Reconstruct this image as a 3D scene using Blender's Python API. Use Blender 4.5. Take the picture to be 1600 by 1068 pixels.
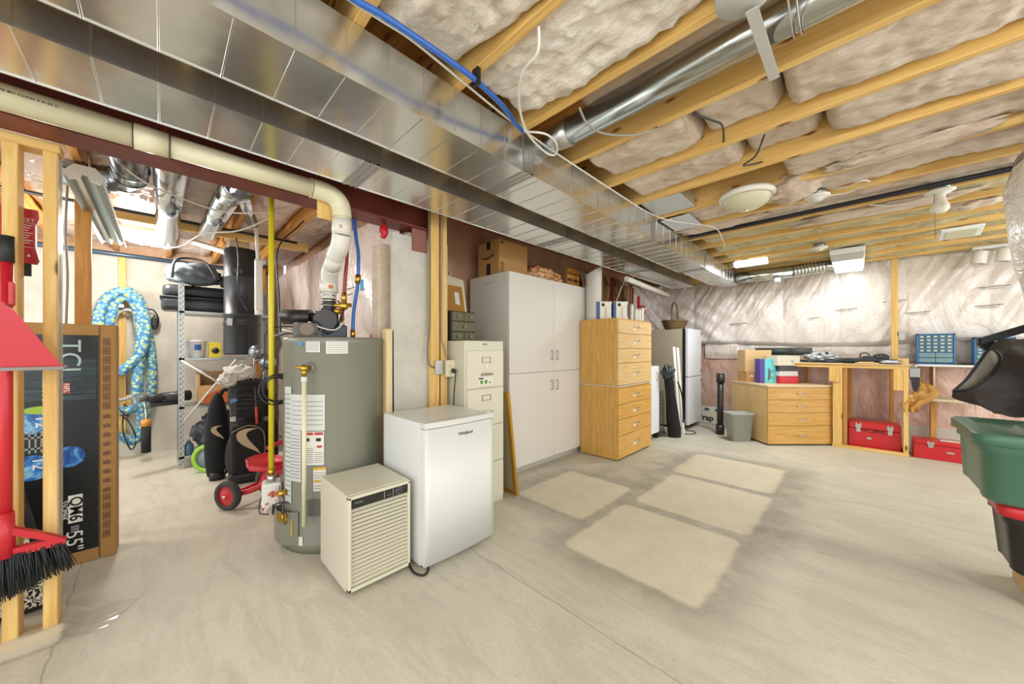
import bpy, bmesh, math, random
from math import sin, cos, pi, radians, sqrt, atan2
from mathutils import Vector, Matrix, noise

random.seed(7)
for o in list(bpy.data.objects):
    bpy.data.objects.remove(o)
SC = bpy.context.scene
COL = SC.collection

# ------------------------------------------------------------------ camera
cd = bpy.data.cameras.new('camera'); cam = bpy.data.objects.new('camera', cd); COL.objects.link(cam)
cam.location = (0, 0, 1.25); cam.rotation_euler = (radians(90), 0, radians(44.8))
cd.sensor_width = 36; cd.lens = 12.26; cd.shift_y = 0.0075; cd.clip_start = 0.02
SC.camera = cam
# ------------------------------------------------------------------ world + exposure
w = bpy.data.worlds.new('world'); SC.world = w; w.use_nodes = True
w.node_tree.nodes['Background'].inputs[0].default_value = (0.97, 0.985, 1.0, 1)
w.node_tree.nodes['Background'].inputs[1].default_value = 1.55
vs = SC.view_settings
vs.view_transform = 'Standard'; vs.look = 'None'; vs.gamma = 1; vs.use_curve_mapping = False; vs.exposure = 0.58


def lamp(name, loc, power, color=(1, .95, .86), size=.3, parent=None, kind='AREA', rot=(0, 0, 0), sy=None):
    l = bpy.data.lights.new(name, kind); l.energy = power; l.color = color
    if kind == 'AREA':
        l.size = size
        if sy: l.shape = 'RECTANGLE'; l.size_y = sy
    else:
        l.shadow_soft_size = size
    o = bpy.data.objects.new(name, l); COL.objects.link(o); o.location = loc; o.rotation_euler = rot
    if parent: o.parent = parent; o.location = Vector(loc) - parent.location
    return o


LIGHTS = dict(dome=52, panel=1.0, bulb=34, fill_bulb2=40, fill_bulb3=30)  # bulb entries power the added, unseen fill lights

# ------------------------------------------------------------------ colours and materials
def hx(s, a=1):
    s = s.lstrip('#'); v = [int(s[i:i + 2], 16) / 255 for i in (0, 2, 4)]
    return tuple(c / 12.92 if c <= .04045 else ((c + .055) / 1.055) ** 2.4 for c in v) + (a,)


_M = {}
class NT:
    def __init__(s, name):
        s.m = bpy.data.materials.new(name); s.m.use_nodes = True; s.t = s.m.node_tree
        s.b = s.t.nodes['Principled BSDF']
    def n(s, typ, **k):
        q = s.t.nodes.new(typ)
        for a, v in k.items():
            if a.startswith('i_'): q.inputs[int(a[2:]) if a[2:].isdigit() else a[2:].replace('_', ' ')].default_value = v
            else: setattr(q, a, v)
        return q
    def l(s, a, b): s.t.links.new(a, b)
    def set(s, **k):
        for a, v in k.items(): s.b.inputs[a.replace('_', ' ')].default_value = v
    def coord(s, scale=(1, 1, 1), kind='Object'):
        tc = s.n('ShaderNodeTexCoord'); mp = s.n('ShaderNodeMapping'); mp.inputs['Scale'].default_value = scale
        s.l(tc.outputs[kind], mp.inputs[0]); return mp.outputs[0]
    def noise(s, co, scale=5, detail=4, rough=.5, dist=0):
        q = s.n('ShaderNodeTexNoise'); q.inputs['Scale'].default_value = scale; q.inputs['Detail'].default_value = detail
        q.inputs['Roughness'].default_value = rough; q.inputs['Distortion'].default_value = dist
        s.l(co, q.inputs['Vector']); return q.outputs['Fac']
    def ramp(s, f, stops):
        r = s.n('ShaderNodeValToRGB'); e = r.color_ramp.elements
        while len(e) < len(stops): e.new(.5)
        for el, (p, c) in zip(e, stops): el.position = p; el.color = c
        s.l(f, r.inputs[0]); return r.outputs[0]
    def mix(s, f, a, b, mode='MIX'):
        q = s.n('ShaderNodeMix', data_type='RGBA', blend_type=mode)
        for i, v in ((0, f), (6, a), (7, b)):
            if hasattr(v, 'is_linked'): s.l(v, q.inputs[i])
            else: q.inputs[i].default_value = v
        return q.outputs[2]
    def math(s, op, a, b=0.0, c=None, clamp=False):
        q = s.n('ShaderNodeMath', operation=op); q.use_clamp = clamp
        for i, v in enumerate((a, b) if c is None else (a, b, c)):
            if hasattr(v, 'is_linked'): s.l(v, q.inputs[i])
            else: q.inputs[i].default_value = v
        return q.outputs[0]
    def bump(s, h, strength=.3, dist=.01):
        q = s.n('ShaderNodeBump'); q.inputs['Strength'].default_value = strength; q.inputs['Distance'].default_value = dist
        s.l(h, q.inputs['Height']); s.l(q.outputs[0], s.b.inputs['Normal'])
    def color(s, c): s.l(c, s.b.inputs['Base Color'])


def mat(name, col, rough=.5, metal=0, bump=0, bscale=40, var=0, **k):
    if name in _M: return _M[name]
    t = NT(name); c = hx(col); t.set(Base_Color=c, Roughness=rough, Metallic=metal)
    for a, v in k.items(): t.b.inputs[a.replace('_', ' ')].default_value = v
    if bump or var:
        f = t.noise(t.coord(), bscale, 5, .6)
        if bump: t.bump(f, bump, .006)
        if var:
            t.color(t.mix(f, tuple(x * (1 - var) for x in c[:3]) + (1,), tuple(min(1, x * (1 + var)) for x in c[:3]) + (1,)))
    _M[name] = t.m; return t.m


def wood(name, c1, c2, c3, axis='z', rough=.6, fine=1.0, knots=True):
    key = name + '_' + axis
    if key in _M: return _M[key]
    t = NT(key)
    sc = {'x': (.8, 14, 14), 'y': (14, .8, 14), 'z': (14, 14, .8)}[axis]
    co = t.coord(tuple(v * fine for v in sc))
    f = t.noise(co, 1.6, 6, .6, 1.2)
    col = t.ramp(f, [(.3, hx(c1)), (.52, hx(c2)), (.72, hx(c3))])
    if knots:
        co2 = t.coord({'x': (3, 9, 9), 'y': (9, 3, 9), 'z': (9, 9, 3)}[axis])
        v = t.n('ShaderNodeTexVoronoi'); v.inputs['Scale'].default_value = 1.0; t.l(co2, v.inputs['Vector'])
        k = t.ramp(v.outputs['Distance'], [(.07, (0, 0, 0, 1)), (.13, (1, 1, 1, 1))])
        col = t.mix(k, hx('#7a4a20'), col)
    t.color(col); t.set(Roughness=rough); t.bump(f, .12, .004)
    _M[key] = t.m; return t.m


def pine(a='z'): return wood('pine', '#c99b50', '#dab46a', '#e8ca88', a)
def pined(a='z'): return wood('pine_aged', '#a8702e', '#c48c42', '#d9a75c', a)
def oak(a='z'): return wood('oak', '#b98a3e', '#cfa052', '#dcb269', a, .42, 2.2, False)
def oakl(a='z'): return wood('oak_pale', '#c9a468', '#d8b77e', '#e4c892', a, .42, 2.2, False)


def m_concrete_wall():
    if 'cw' in _M: return _M['cw']
    t = NT('poured_concrete'); co = t.coord()
    f = t.noise(co, 3.2, 8, .62); g = t.noise(co, 30, 4, .6)
    c = t.ramp(f, [(.3, hx('#b3afa4')), (.5, hx('#c2beb2')), (.7, hx('#cfcbbf'))])
    h = t.ramp(g, [(.28, hx('#96938a')), (.36, hx('#ffffff'))])
    t.color(t.mix(.3, c, h, 'MULTIPLY')); t.set(Roughness=.85); t.bump(g, .4, .006)
    _M['cw'] = t.m; return t.m


def m_floor():
    t = NT('concrete_floor'); tc = t.n('ShaderNodeTexCoord')
    co = t.coord((1, 1, 1))
    # gently wavering coordinates for the hand-made edges
    nz = t.n('ShaderNodeTexNoise'); nz.inputs['Scale'].default_value = 7; nz.inputs['Detail'].default_value = 5
    t.l(co, nz.inputs['Vector'])
    sub = t.n('ShaderNodeVectorMath', operation='SUBTRACT'); sub.inputs[1].default_value = (.5, .5, .5); t.l(nz.outputs['Color'], sub.inputs[0])
    scl = t.n('ShaderNodeVectorMath', operation='SCALE'); scl.inputs['Scale'].default_value = .05; t.l(sub.outputs[0], scl.inputs[0])
    add = t.n('ShaderNodeVectorMath', operation='ADD'); t.l(co, add.inputs[0]); t.l(scl.outputs[0], add.inputs[1])
    sep = t.n('ShaderNodeSeparateXYZ'); t.l(add.outputs[0], sep.inputs[0]); X, Y = sep.outputs[0], sep.outputs[1]
    def sdf(x0, x1, y0, y1, r=.06):
        dx = t.math('SUBTRACT', t.math('ABSOLUTE', t.math('SUBTRACT', X, (x0 + x1) / 2)), (x1 - x0) / 2 - r)
        dy = t.math('SUBTRACT', t.math('ABSOLUTE', t.math('SUBTRACT', Y, (y0 + y1) / 2)), (y1 - y0) / 2 - r)
        dx = t.math('MAXIMUM', dx, 0); dy = t.math('MAXIMUM', dy, 0)
        return t.math('SUBTRACT', t.math('SQRT', t.math('ADD', t.math('MULTIPLY', dx, dx), t.math('MULTIPLY', dy, dy))), r)
    def step(d, e0, e1):
        q = t.n('ShaderNodeMapRange'); q.interpolation_type = 'SMOOTHSTEP'
        q.inputs[1].default_value = e0; q.inputs[2].default_value = e1; q.inputs[3].default_value = 1; q.inputs[4].default_value = 0
        t.l(d, q.inputs[0]); return q.outputs[0]
    big = t.noise(t.coord((1, .7, 1)), 1.1, 7, .62, .4); med = t.noise(co, 5, 8, .68); fine = t.noise(co, 60, 5, .7)
    smear = t.noise(t.coord((.7, 2.6, 1)), 2.4, 8, .66, 1.5)
    base = t.ramp(big, [(.3, hx('#c0bcab')), (.5, hx('#cac6b5')), (.68, hx('#d5d2c2'))])
    base = t.mix(t.math('MULTIPLY', t.ramp(smear, [(.36, (1, 1, 1, 1)), (.55, (0, 0, 0, 1))]), .35), base, hx('#a5a296'))
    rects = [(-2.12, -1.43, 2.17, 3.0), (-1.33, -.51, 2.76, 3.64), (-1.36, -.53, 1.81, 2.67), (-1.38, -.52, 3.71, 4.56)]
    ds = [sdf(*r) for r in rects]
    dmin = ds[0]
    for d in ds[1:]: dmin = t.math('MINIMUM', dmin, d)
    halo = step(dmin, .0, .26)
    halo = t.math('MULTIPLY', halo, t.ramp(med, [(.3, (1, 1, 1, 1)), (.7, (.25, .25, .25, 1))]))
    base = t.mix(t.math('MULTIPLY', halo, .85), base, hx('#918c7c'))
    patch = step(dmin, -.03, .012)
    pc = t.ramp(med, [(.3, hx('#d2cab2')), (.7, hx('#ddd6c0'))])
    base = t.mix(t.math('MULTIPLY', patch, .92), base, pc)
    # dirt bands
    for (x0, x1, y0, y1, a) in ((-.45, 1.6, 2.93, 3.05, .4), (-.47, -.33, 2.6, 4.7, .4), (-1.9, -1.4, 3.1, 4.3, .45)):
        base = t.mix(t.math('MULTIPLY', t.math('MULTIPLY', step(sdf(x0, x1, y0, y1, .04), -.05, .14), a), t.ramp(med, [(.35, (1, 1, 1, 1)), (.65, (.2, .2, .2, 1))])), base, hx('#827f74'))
    # saw cuts / cracks
    for (ax, v) in ((Y, 1.37), (Y, -.32), (X, -3.9), (Y, 4.95)):
        k = step(t.math('ABSOLUTE', t.math('SUBTRACT', ax, v)), .002, .006)
        base = t.mix(t.math('MULTIPLY', k, .42), base, hx('#746d5f'))
    sp = t.ramp(fine, [(.3, (.80, .79, .77, 1)), (.5, (1, 1, 1, 1))])
    t.color(t.mix(.7, base, sp, 'MULTIPLY'))
    t.set(Roughness=.55); t.b.inputs['Specular IOR Level'].default_value = .35
    t.bump(fine, .12, .004); return t.m


def m_galv(name='galvanised_steel', col='#dcdedb', rough=.2, streak=(3, 12, 3), b=.05):
    if name in _M: return _M[name]
    t = NT(name); f = t.noise(t.coord(streak), 3, 5, .6); g = t.noise(t.coord(), 2.3, 3, .5)
    t.color(t.mix(f, tuple(x * .95 for x in hx(col)[:3]) + (1,), hx(col))); t.set(Metallic=.92)
    r = t.n('ShaderNodeMapRange'); r.inputs[3].default_value = rough - .03; r.inputs[4].default_value = rough + .04
    t.l(f, r.inputs[0]); t.l(r.outputs[0], t.b.inputs['Roughness'])
    t.bump(g, b, .15); _M[name] = t.m; return t.m


def m_batt(name, cols, s=2.2):
    if name in _M: return _M[name]
    t = NT(name); co = t.coord((.8, 2.0, 2.0)); f = t.noise(co, s, 9, .68, .9); g = t.noise(t.coord((4, 14, 14)), 5, 6, .7, .5)
    t.color(t.mix(.35, t.ramp(f, [(.28, hx(cols[0])), (.5, hx(cols[1])), (.72, hx(cols[2]))]), t.ramp(g, [(.3, (.55, .5, .46, 1)), (.6, (1, 1, 1, 1))]), 'MULTIPLY'))
    t.set(Roughness=.9); t.b.inputs['Sheen Weight'].default_value = .3; t.bump(t.math('ADD', f, t.math('MULTIPLY', g, .4)), .8, .03)
    _M[name] = t.m; return t.m


def m_poly(name, cols, rough=.2, fold=(1.2, 1.2, .35), s=3, coat=.6):
    if name in _M: return _M[name]
    t = NT(name); co = t.coord(); f = t.noise(co, 1.7, 6, .6); g = t.noise(t.coord(fold), s, 6, .62, 2.2); h = t.noise(t.coord((1, 1, 1)), 14, 4, .6, 1)
    t.color(t.ramp(f, [(.3, hx(cols[0])), (.5, hx(cols[1])), (.7, hx(cols[2]))])); t.set(Roughness=rough + .1)
    t.b.inputs['Coat Weight'].default_value = coat; t.b.inputs['Coat Roughness'].default_value = rough * .8
    hh = t.math('ADD', g, t.math('MULTIPLY', h, .12)); t.bump(hh, .55, .06)
    # the coat wrinkles with the sheet
    bn = [n for n in t.t.nodes if n.type == 'BUMP'][0]; t.l(bn.outputs[0], t.b.inputs['Coat Normal'])
    _M[name] = t.m; return t.m


def m_glow(name, col, s):
    if name in _M: return _M[name]
    t = NT(name); t.set(Base_Color=hx(col), Emission_Color=hx(col), Emission_Strength=s); _M[name] = t.m; return t.m


CARD = mat('cardboard', '#b98f56', .85, var=.08, bscale=14, bump=.05)
CARDL = mat('cardboard_pale', '#c9a878', .85, var=.07, bscale=14)
WHITE = mat('white_laminate', '#d8d4cb', .38)
WHITEG = mat('white_enamel', '#dfe3df', .28)
BLACK = mat('black_plastic', '#17181a', .4)
BLACKF = mat('black_fabric', '#131416', .85, bump=.3, bscale=120)
STEEL = m_galv('brushed_steel', '#b8b8b4', .3, (3, 3, 30))
CHROME = mat('chrome', '#c8c8c6', .16, 1)
PVC = mat('beige_pvc', '#ddd7b4', .35)
WHPVC = mat('white_pvc', '#dedbd0', .4)
RED = mat('red_plastic', '#c0202b', .38)
REDM = mat('red_enamel', '#c01f24', .3, var=.06, bscale=6)
BRASS = mat('brass', '#c9a143', .28, 1)
GREYL = mat('grey_lettering', '#3a3c3e', .5)
INK = mat('black_ink', '#1b1b1c', .6)
WINK = mat('white_ink', '#eceae2', .6)
PAPER = mat('paper_label', '#dcdcd2', .6)
GALV = m_galv()
FLOORM = m_floor()

# ------------------------------------------------------------------ geometry helpers
def bm_new(): return bmesh.new()


def tbox(bm, x0, x1, y0, y1, z0, z1, bev=0.0, seg=2, mtx=None):
    r = bmesh.ops.create_cube(bm, size=1)
    vs_ = r['verts']
    for v in vs_:
        v.co = Vector(((v.co.x + .5) * (x1 - x0) + x0, (v.co.y + .5) * (y1 - y0) + y0, (v.co.z + .5) * (z1 - z0) + z0))
    if bev > 0:
        es = list({e for v in vs_ for e in v.link_edges})
        rr = bmesh.ops.bevel(bm, geom=es, offset=bev, segments=seg, affect='EDGES', profile=.5)
        vs_ = list({v for f in rr['faces'] for v in f.verts} | {v for v in vs_ if v.is_valid})
    if mtx is not None: bmesh.ops.transform(bm, matrix=mtx, verts=vs_)
    return vs_


def frame_at(d):
    d = d.normalized(); up = Vector((0, 0, 1)) if abs(d.z) < .9 else Vector((1, 0, 0))
    a = d.cross(up).normalized(); return a, a.cross(d).normalized()


def tcyl(bm, p0, p1, r0, r1=None, n=24, cap=True):
    p0, p1 = Vector(p0), Vector(p1); r1 = r0 if r1 is None else r1
    a, b = frame_at(p1 - p0); R = []
    for p, r in ((p0, r0), (p1, r1)):
        R.append([bm.verts.new(p + a * r * cos(2 * pi * i / n) + b * r * sin(2 * pi * i / n)) for i in range(n)])
    for i in range(n):
        f = bm.faces.new((R[0][i], R[0][(i + 1) % n], R[1][(i + 1) % n], R[1][i])); f.smooth = True
    if cap:
        bm.faces.new(R[0][::-1]); bm.faces.new(R[1])


def smooth_path(pts, k=6):
    P = [Vector(p) for p in pts]
    if len(P) < 3: return P
    out = []
    for i in range(len(P) - 1):
        a, b, c, d = P[max(i - 1, 0)], P[i], P[i + 1], P[min(i + 2, len(P) - 1)]
        for j in range(k):
            t = j / k
            out.append(.5 * ((2 * b) + (c - a) * t + (2 * a - 5 * b + 4 * c - d) * t * t + (3 * b - a - 3 * c + d) * t ** 3))
    out.append(P[-1]); return out


def ttube(bm, pts, r, n=10, k=6, cap=True):
    P = smooth_path(pts, k) if k > 1 else [Vector(p) for p in pts]
    rf = r if callable(r) else (lambda t: r)
    a, b = frame_at(P[1] - P[0]); rings = []
    for i, p in enumerate(P):
        d = (P[min(i + 1, len(P) - 1)] - P[max(i - 1, 0)]).normalized()
        a = (a - d * a.dot(d)).normalized(); b = d.cross(a); rr = rf(i / (len(P) - 1))
        rings.append([bm.verts.new(p + a * rr * cos(2 * pi * j / n) + b * rr * sin(2 * pi * j / n)) for j in range(n)])
    for q in range(len(rings) - 1):
        for j in range(n):
            f = bm.faces.new((rings[q][j], rings[q][(j + 1) % n], rings[q + 1][(j + 1) % n], rings[q + 1][j])); f.smooth = True
    if cap: bm.faces.new(rings[0][::-1]); bm.faces.new(rings[-1])


def tlathe(bm, prof, c=(0, 0, 0), n=40, axis=(0, 0, 1)):
    c = Vector(c); d = Vector(axis).normalized()
    if abs(d.z) > .99: a, b = Vector((1, 0, 0)), Vector((0, 1, 0))
    else: a, b = frame_at(d)
    rings = []
    for r, z in prof:
        if r < 1e-5: rings.append([bm.verts.new(c + d * z)])
        else: rings.append([bm.verts.new(c + d * z + a * r * cos(2 * pi * j / n) + b * r * sin(2 * pi * j / n)) for j in range(n)])
    for q in range(len(rings) - 1):
        A, B = rings[q], rings[q + 1]
        for j in range(n):
            k = (j + 1) % n
            if len(A) == 1 and len(B) == 1: continue
            if len(A) == 1: f = bm.faces.new((A[0], B[k], B[j]))
            elif len(B) == 1: f = bm.faces.new((A[j], A[k], B[0]))
            else: f = bm.faces.new((A[j], A[k], B[k], B[j]))
            f.smooth = True


def tblob(bm, c, rad, amp=.12, freq=2.5, seed=0, sub=4, flat=None):
    r = bmesh.ops.create_icosphere(bm, subdivisions=sub, radius=1)
    for v in r['verts']:
        n = v.co.normalized()
        k = 1 + amp * noise.noise(n * freq + Vector((seed * 7.3, seed, 0))) + amp * .45 * noise.noise(n * freq * 3.1 + Vector((seed, 3, 1)))
        v.co = Vector((n.x * rad[0], n.y * rad[1], n.z * rad[2])) * k
        if flat is not None and v.co.z < -rad[2] * flat: v.co.z = -rad[2] * flat
        v.co += Vector(c)
    for v in r['verts']:
        for f in v.link_faces: f.smooth = True
    return r['verts']


def tprism(bm, poly, depth, o=(0, 0, 0), u=(1, 0, 0), v=(0, 1, 0)):
    """outline poly (a,b) placed at o + a*u + b*v and thickened along u x v by depth"""
    o, u, v = Vector(o), Vector(u), Vector(v); n = u.cross(v).normalized() * depth
    A = [bm.verts.new(o + u * a + v * b) for a, b in poly]; B = [bm.verts.new(q.co + n) for q in A]
    f1 = bm.faces.new(A[::-1]); f2 = bm.faces.new(B); N = len(A)
    for i in range(N): bm.faces.new((A[i], A[(i + 1) % N], B[(i + 1) % N], B[i]))
    return A + B


def tgrid(bm, fn, nu, nv):
    G = [[bm.verts.new(fn(i / nu, j / nv)) for j in range(nv + 1)] for i in range(nu + 1)]
    for i in range(nu):
        for j in range(nv):
            f = bm.faces.new((G[i][j], G[i + 1][j], G[i + 1][j + 1], G[i][j + 1])); f.smooth = True
    return G


def mesh_obj(name, bm, m, parent=None, loc=None):
    """loc=None: a child built in world coordinates gets its parent's frame; a top-level mesh gets its own base point"""
    bmesh.ops.recalc_face_normals(bm, faces=bm.faces)
    me = bpy.data.meshes.new(name)
    if parent is not None:
        inv = parent_world(parent).inverted(); bmesh.ops.transform(bm, matrix=inv, verts=bm.verts); org = Vector((0, 0, 0))
    else:
        xs = [v.co for v in bm.verts]
        org = Vector(((min(v.x for v in xs) + max(v.x for v in xs)) / 2, (min(v.y for v in xs) + max(v.y for v in xs)) / 2, min(v.z for v in xs)))
        bmesh.ops.translate(bm, vec=-org, verts=bm.verts)
    bm.to_mesh(me); bm.free(); me.materials.append(m)
    o = bpy.data.objects.new(name, me); COL.objects.link(o)
    if parent is not None: o.parent = parent
    else: o.location = org
    return o


def parent_world(p):
    M = Matrix.Identity(4)
    while p is not None:
        M = Matrix.Translation(p.location) @ p.rotation_euler.to_matrix().to_4x4() @ M; p = p.parent
    return M


def tag(o, label, cat, group=None, kind=None):
    if label: o['label'] = label
    if cat: o['category'] = cat
    if group: o['group'] = group
    if kind: o['kind'] = kind
    return o


def thing(name, label, cat, loc, group=None, rz=0):
    o = bpy.data.objects.new(name, None); COL.objects.link(o); o.location = loc; o.rotation_euler = (0, 0, rz)
    o.empty_display_size = .05
    return tag(o, label, cat, group)


def W(parent, fn):
    """run fn in the parent's local frame -> world"""
    bm = bm_new(); fn(bm); bmesh.ops.transform(bm, matrix=parent_world(parent), verts=bm.verts); return bm


def box(name, m, parent, x0, x1, y0, y1, z0, z1, bev=.0, label=None, local=False, seg=2):
    bm = bm_new(); tbox(bm, x0, x1, y0, y1, z0, z1, bev, seg)
    if local: bmesh.ops.transform(bm, matrix=parent_world(parent), verts=bm.verts)
    o = mesh_obj(name, bm, m, parent)
    if label: o['label'] = label
    return o


def cyl(name, m, parent, p0, p1, r0, r1=None, n=24, label=None, local=False):
    bm = bm_new(); tcyl(bm, p0, p1, r0, r1, n)
    if local: bmesh.ops.transform(bm, matrix=parent_world(parent), verts=bm.verts)
    o = mesh_obj(name, bm, m, parent)
    if label: o['label'] = label
    return o


def tube(name, m, parent, pts, r, n=10, k=6, local=False, label=None):
    bm = bm_new(); ttube(bm, pts, r, n, k)
    if local: bmesh.ops.transform(bm, matrix=parent_world(parent), verts=bm.verts)
    o = mesh_obj(name, bm, m, parent)
    if label: o['label'] = label
    return o


def textm(name, s, size, o, u, v, m, parent, extr=.0006, align='CENTER', sx=1.0, label=None, bold=0.0):
    """lettering whose reading direction is u and whose upward direction is v, centred at o (world)"""
    c = bpy.data.curves.new('t', 'FONT'); c.body = s; c.size = size; c.align_x = align; c.align_y = 'CENTER'; c.extrude = extr; c.offset = bold
    t = bpy.data.objects.new('t', c); COL.objects.link(t)
    dg = bpy.context.evaluated_depsgraph_get(); dg.update()
    me = bpy.data.meshes.new_from_object(t.evaluated_get(dg)); bpy.data.objects.remove(t); bpy.data.curves.remove(c)
    bm = bm_new(); bm.from_mesh(me); bpy.data.meshes.remove(me)
    u, v = Vector(u).normalized(), Vector(v).normalized(); n = u.cross(v)
    M = Matrix(((u.x * sx, v.x, n.x, o[0]), (u.y * sx, v.y, n.y, o[1]), (u.z * sx, v.z, n.z, o[2]), (0, 0, 0, 1)))
    bmesh.ops.transform(bm, matrix=M, verts=bm.verts)
    r = mesh_obj(name, bm, m, parent)
    if label: r['label'] = label
    return r


def struct(name, bm, m, parent=None):
    o = mesh_obj(name, bm, m, parent); o['kind'] = 'structure'; return o


def sbox(name, m, *a, bev=0):
    bm = bm_new(); tbox(bm, *a, bev); return struct(name, bm, m)


def copy_tree(o, parent=None):
    c = o.copy(); COL.objects.link(c)
    if parent: c.parent = parent
    for ch in [q for q in bpy.data.objects if q.parent == o]: copy_tree(ch, c)
    return c


# ================================================================== STRUCTURE
CW = m_concrete_wall()
ZJ = 2.39           # underside of joists
ORD = ['nearest', 'second', 'third', 'fourth', 'fifth', 'sixth', 'seventh', 'eighth', 'ninth', 'tenth', 'eleventh', 'twelfth', 'thirteenth', 'fourteenth', 'fifteenth', 'sixteenth', 'seventeenth', 'eighteenth', 'nineteenth', 'twentieth', 'twenty-first', 'twenty-second']
fl_ = sbox('floor', FLOORM, -6.3, 3.2, -2.4, 7.0, -.1, 0)
fl_.data.transform(Matrix.Translation(fl_.location)); fl_.location = (0, 0, 0)
OSB = wood('osb', '#9a6428', '#b57c38', '#cf9a52', 'x', .75, .9, True)
sbox('ceiling', OSB, -6.3, 3.2, -2.4, 7.0, 2.64, 2.68)
sbox('wall_left', CW, -6.3, -6.1, -2.4, 1.3, 0, 2.37)
sbox('wall_left_upper', m_batt('batt_rim', ['#b98f6e', '#cfac8c', '#e2cbb0']), -6.3, -6.12, -2.4, 1.3, 2.37, 2.64)
sbox('wall_foundation', CW, -6.3, -2.36, 1.3, 1.615, 0, 2.12)
sbox('wall_foundation_end', CW, -2.36, -2.33, 1.15, 1.615, 0, 2.08)
PINKD = m_poly('poly_pink_dim', ['#a97f66', '#bd9479', '#d3ad92'], .28)
sbox('wall_rim', PINKD, -6.1, -2.45, 1.32, 1.61, 2.12, 2.64)
sbox('wall_side', PINKD, -3.26, -3.1, 1.64, 7.0, 0, 2.64)
sbox('wall_back', m_poly('poly_low', ['#a9785c', '#bd8a6e', '#cf9f84'], .22), -3.1, 3.2, 6.82, 7.0, 0, 2.64)

# ---- plastic over the insulation of the back wall, upper (bulging) and lower (behind the bench)
POLYU = m_poly('poly_upper', ['#ddd2c6', '#e8dfd6', '#f1ebe4'], .17, (1.0, 1.0, .5), 2.6, .9)
POLYL = m_poly('poly_lower', ['#c0957e', '#cfa894', '#dfbfad'], .18, (1.4, 1.0, .5), 3.2, .8)
POLYW = m_poly('poly_white', ['#d6c6ba', '#e0d4ca', '#ebe2da'], .16, (1.4, 1, .4), 3.4, .9)

def upper_sheet(u, v):
    # runs along the side wall then rounds the corner onto the back wall; swagged lower hem
    L1, L2 = 2.3, 5.9
    s = u * (L1 + L2); R = .55
    if s < L1 - R: x, y, nx, ny = -3.03, 6.72 - L1 + s, 1, 0
    elif s < L1 + R:
        a = (s - (L1 - R)) / (2 * R) * pi / 2
        x, y = -3.03 + R * (1 - cos(a)), 6.72 - R + R * sin(a); nx, ny = cos(a), -sin(a)
    else: x, y, nx, ny = -3.03 + (s - L1), 6.72, 0, -1
    top = 2.44 - .1 * max(0, 1 - abs(x + 1.2) / .9)
    hem = 1.33 + .03 * sin(s * 2.2) + max(0, .32 - max(0, s - L1 + .4)) * .8
    z = hem + (top - hem) * v
    bulge = .10 * sin(pi * min(1, v * 1.02)) ** .6 + .05 * (1 - v) * (v > .02)
    fold = .022 * noise.noise(Vector((s * 4.5 + v * 2.6, v * 1.1, 3))) + .03 * abs(noise.noise(Vector((s * 5 - v * 3.5, v * .7, 9)))) + .016 * abs(noise.noise(Vector((s * 11 - v * 6, v * .8, 5)))) + .005 * noise.noise(Vector((s * 24 - v * 12, v * 2, 2)))
    # long diagonal swag folds near the corner
    dg_ = max(0, 1 - abs(s - L1 - .2) / 1.5)
    fold += dg_ * .03 * sin((s * 1.0 + v * 1.5) * 17)
    stud = .03 * abs(sin((s - L1 - .36) / .62 * pi)) ** .5
    off = bulge * .8 + fold + stud
    return Vector((x + nx * off, y + ny * off, z))
bm = bm_new(); tgrid(bm, upper_sheet, 520, 60)
o = mesh_obj('vapor_barrier_sheet', bm, POLYU); tag(o, 'glossy off-white plastic sheet swagged over the upper insulation of the back wall', 'plastic sheet')
sheet_up = o
marks = bm_new(); rnd = random.Random(3)
for (x, z) in ((-1.06, 1.71), (-.62, 1.69), (-.22, 1.79), (.22, 1.86), (.98, 1.95), (-1.5, 1.66), (.42, 1.70), (.95, 1.74)):
    xx = x
    for k in range(10):
        wd = rnd.uniform(.008, .022); tbox(marks, xx, xx + wd, 6.600, 6.603, z + k * .001, z + .010 + k * .001); xx += wd + .006
    tbox(marks, x + .02, x + .17, 6.600, 6.603, z - .016, z - .012)
bmesh.ops.translate(marks, vec=(0, -.02, 0), verts=marks.verts)
o = mesh_obj('printed_lettering', marks, mat('faint_ink', '#6d6862', .6), sheet_up)

def lower_sheet(u, v):
    s = u * 5.6; x = -3.0 + s; z = .28 + 1.08 * v
    off = .02 + .02 * abs(sin((s + .1) / .62 * pi)) ** .5 + .012 * noise.noise(Vector((s * 7 + v * 5, v * 3, 5))) + .006 * noise.noise(Vector((s * 18 - v * 9, v * 6, 2)))
    return Vector((x, 6.80 - off * 1.0, z))
bm = bm_new(); tgrid(bm, lower_sheet, 200, 40)
tag(mesh_obj('insulation_cover_sheet', bm, POLYL), 'pinkish plastic sheet over the lower insulation behind the workbench', 'plastic sheet')
# black sill hose band at the base of the wall and a stretch of pale foundation under it
sbox('baseboard_back', CW, -3.0, 3.2, 6.76, 6.82, 0, .29)
def clear_band(u, v):
    s = u * 4.4; x = -1.9 + s; z = 1.10 + .27 * v
    return Vector((x, 6.73 - .03 * sin(pi * v) - .014 * noise.noise(Vector((s * 5, v * 4, 8))), z))
bm = bm_new(); tgrid(bm, clear_band, 150, 12)
tag(mesh_obj('plastic_hem', bm, POLYW), 'white loose plastic hem hanging just under the upper sheet behind the bench', 'plastic sheet')

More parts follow.
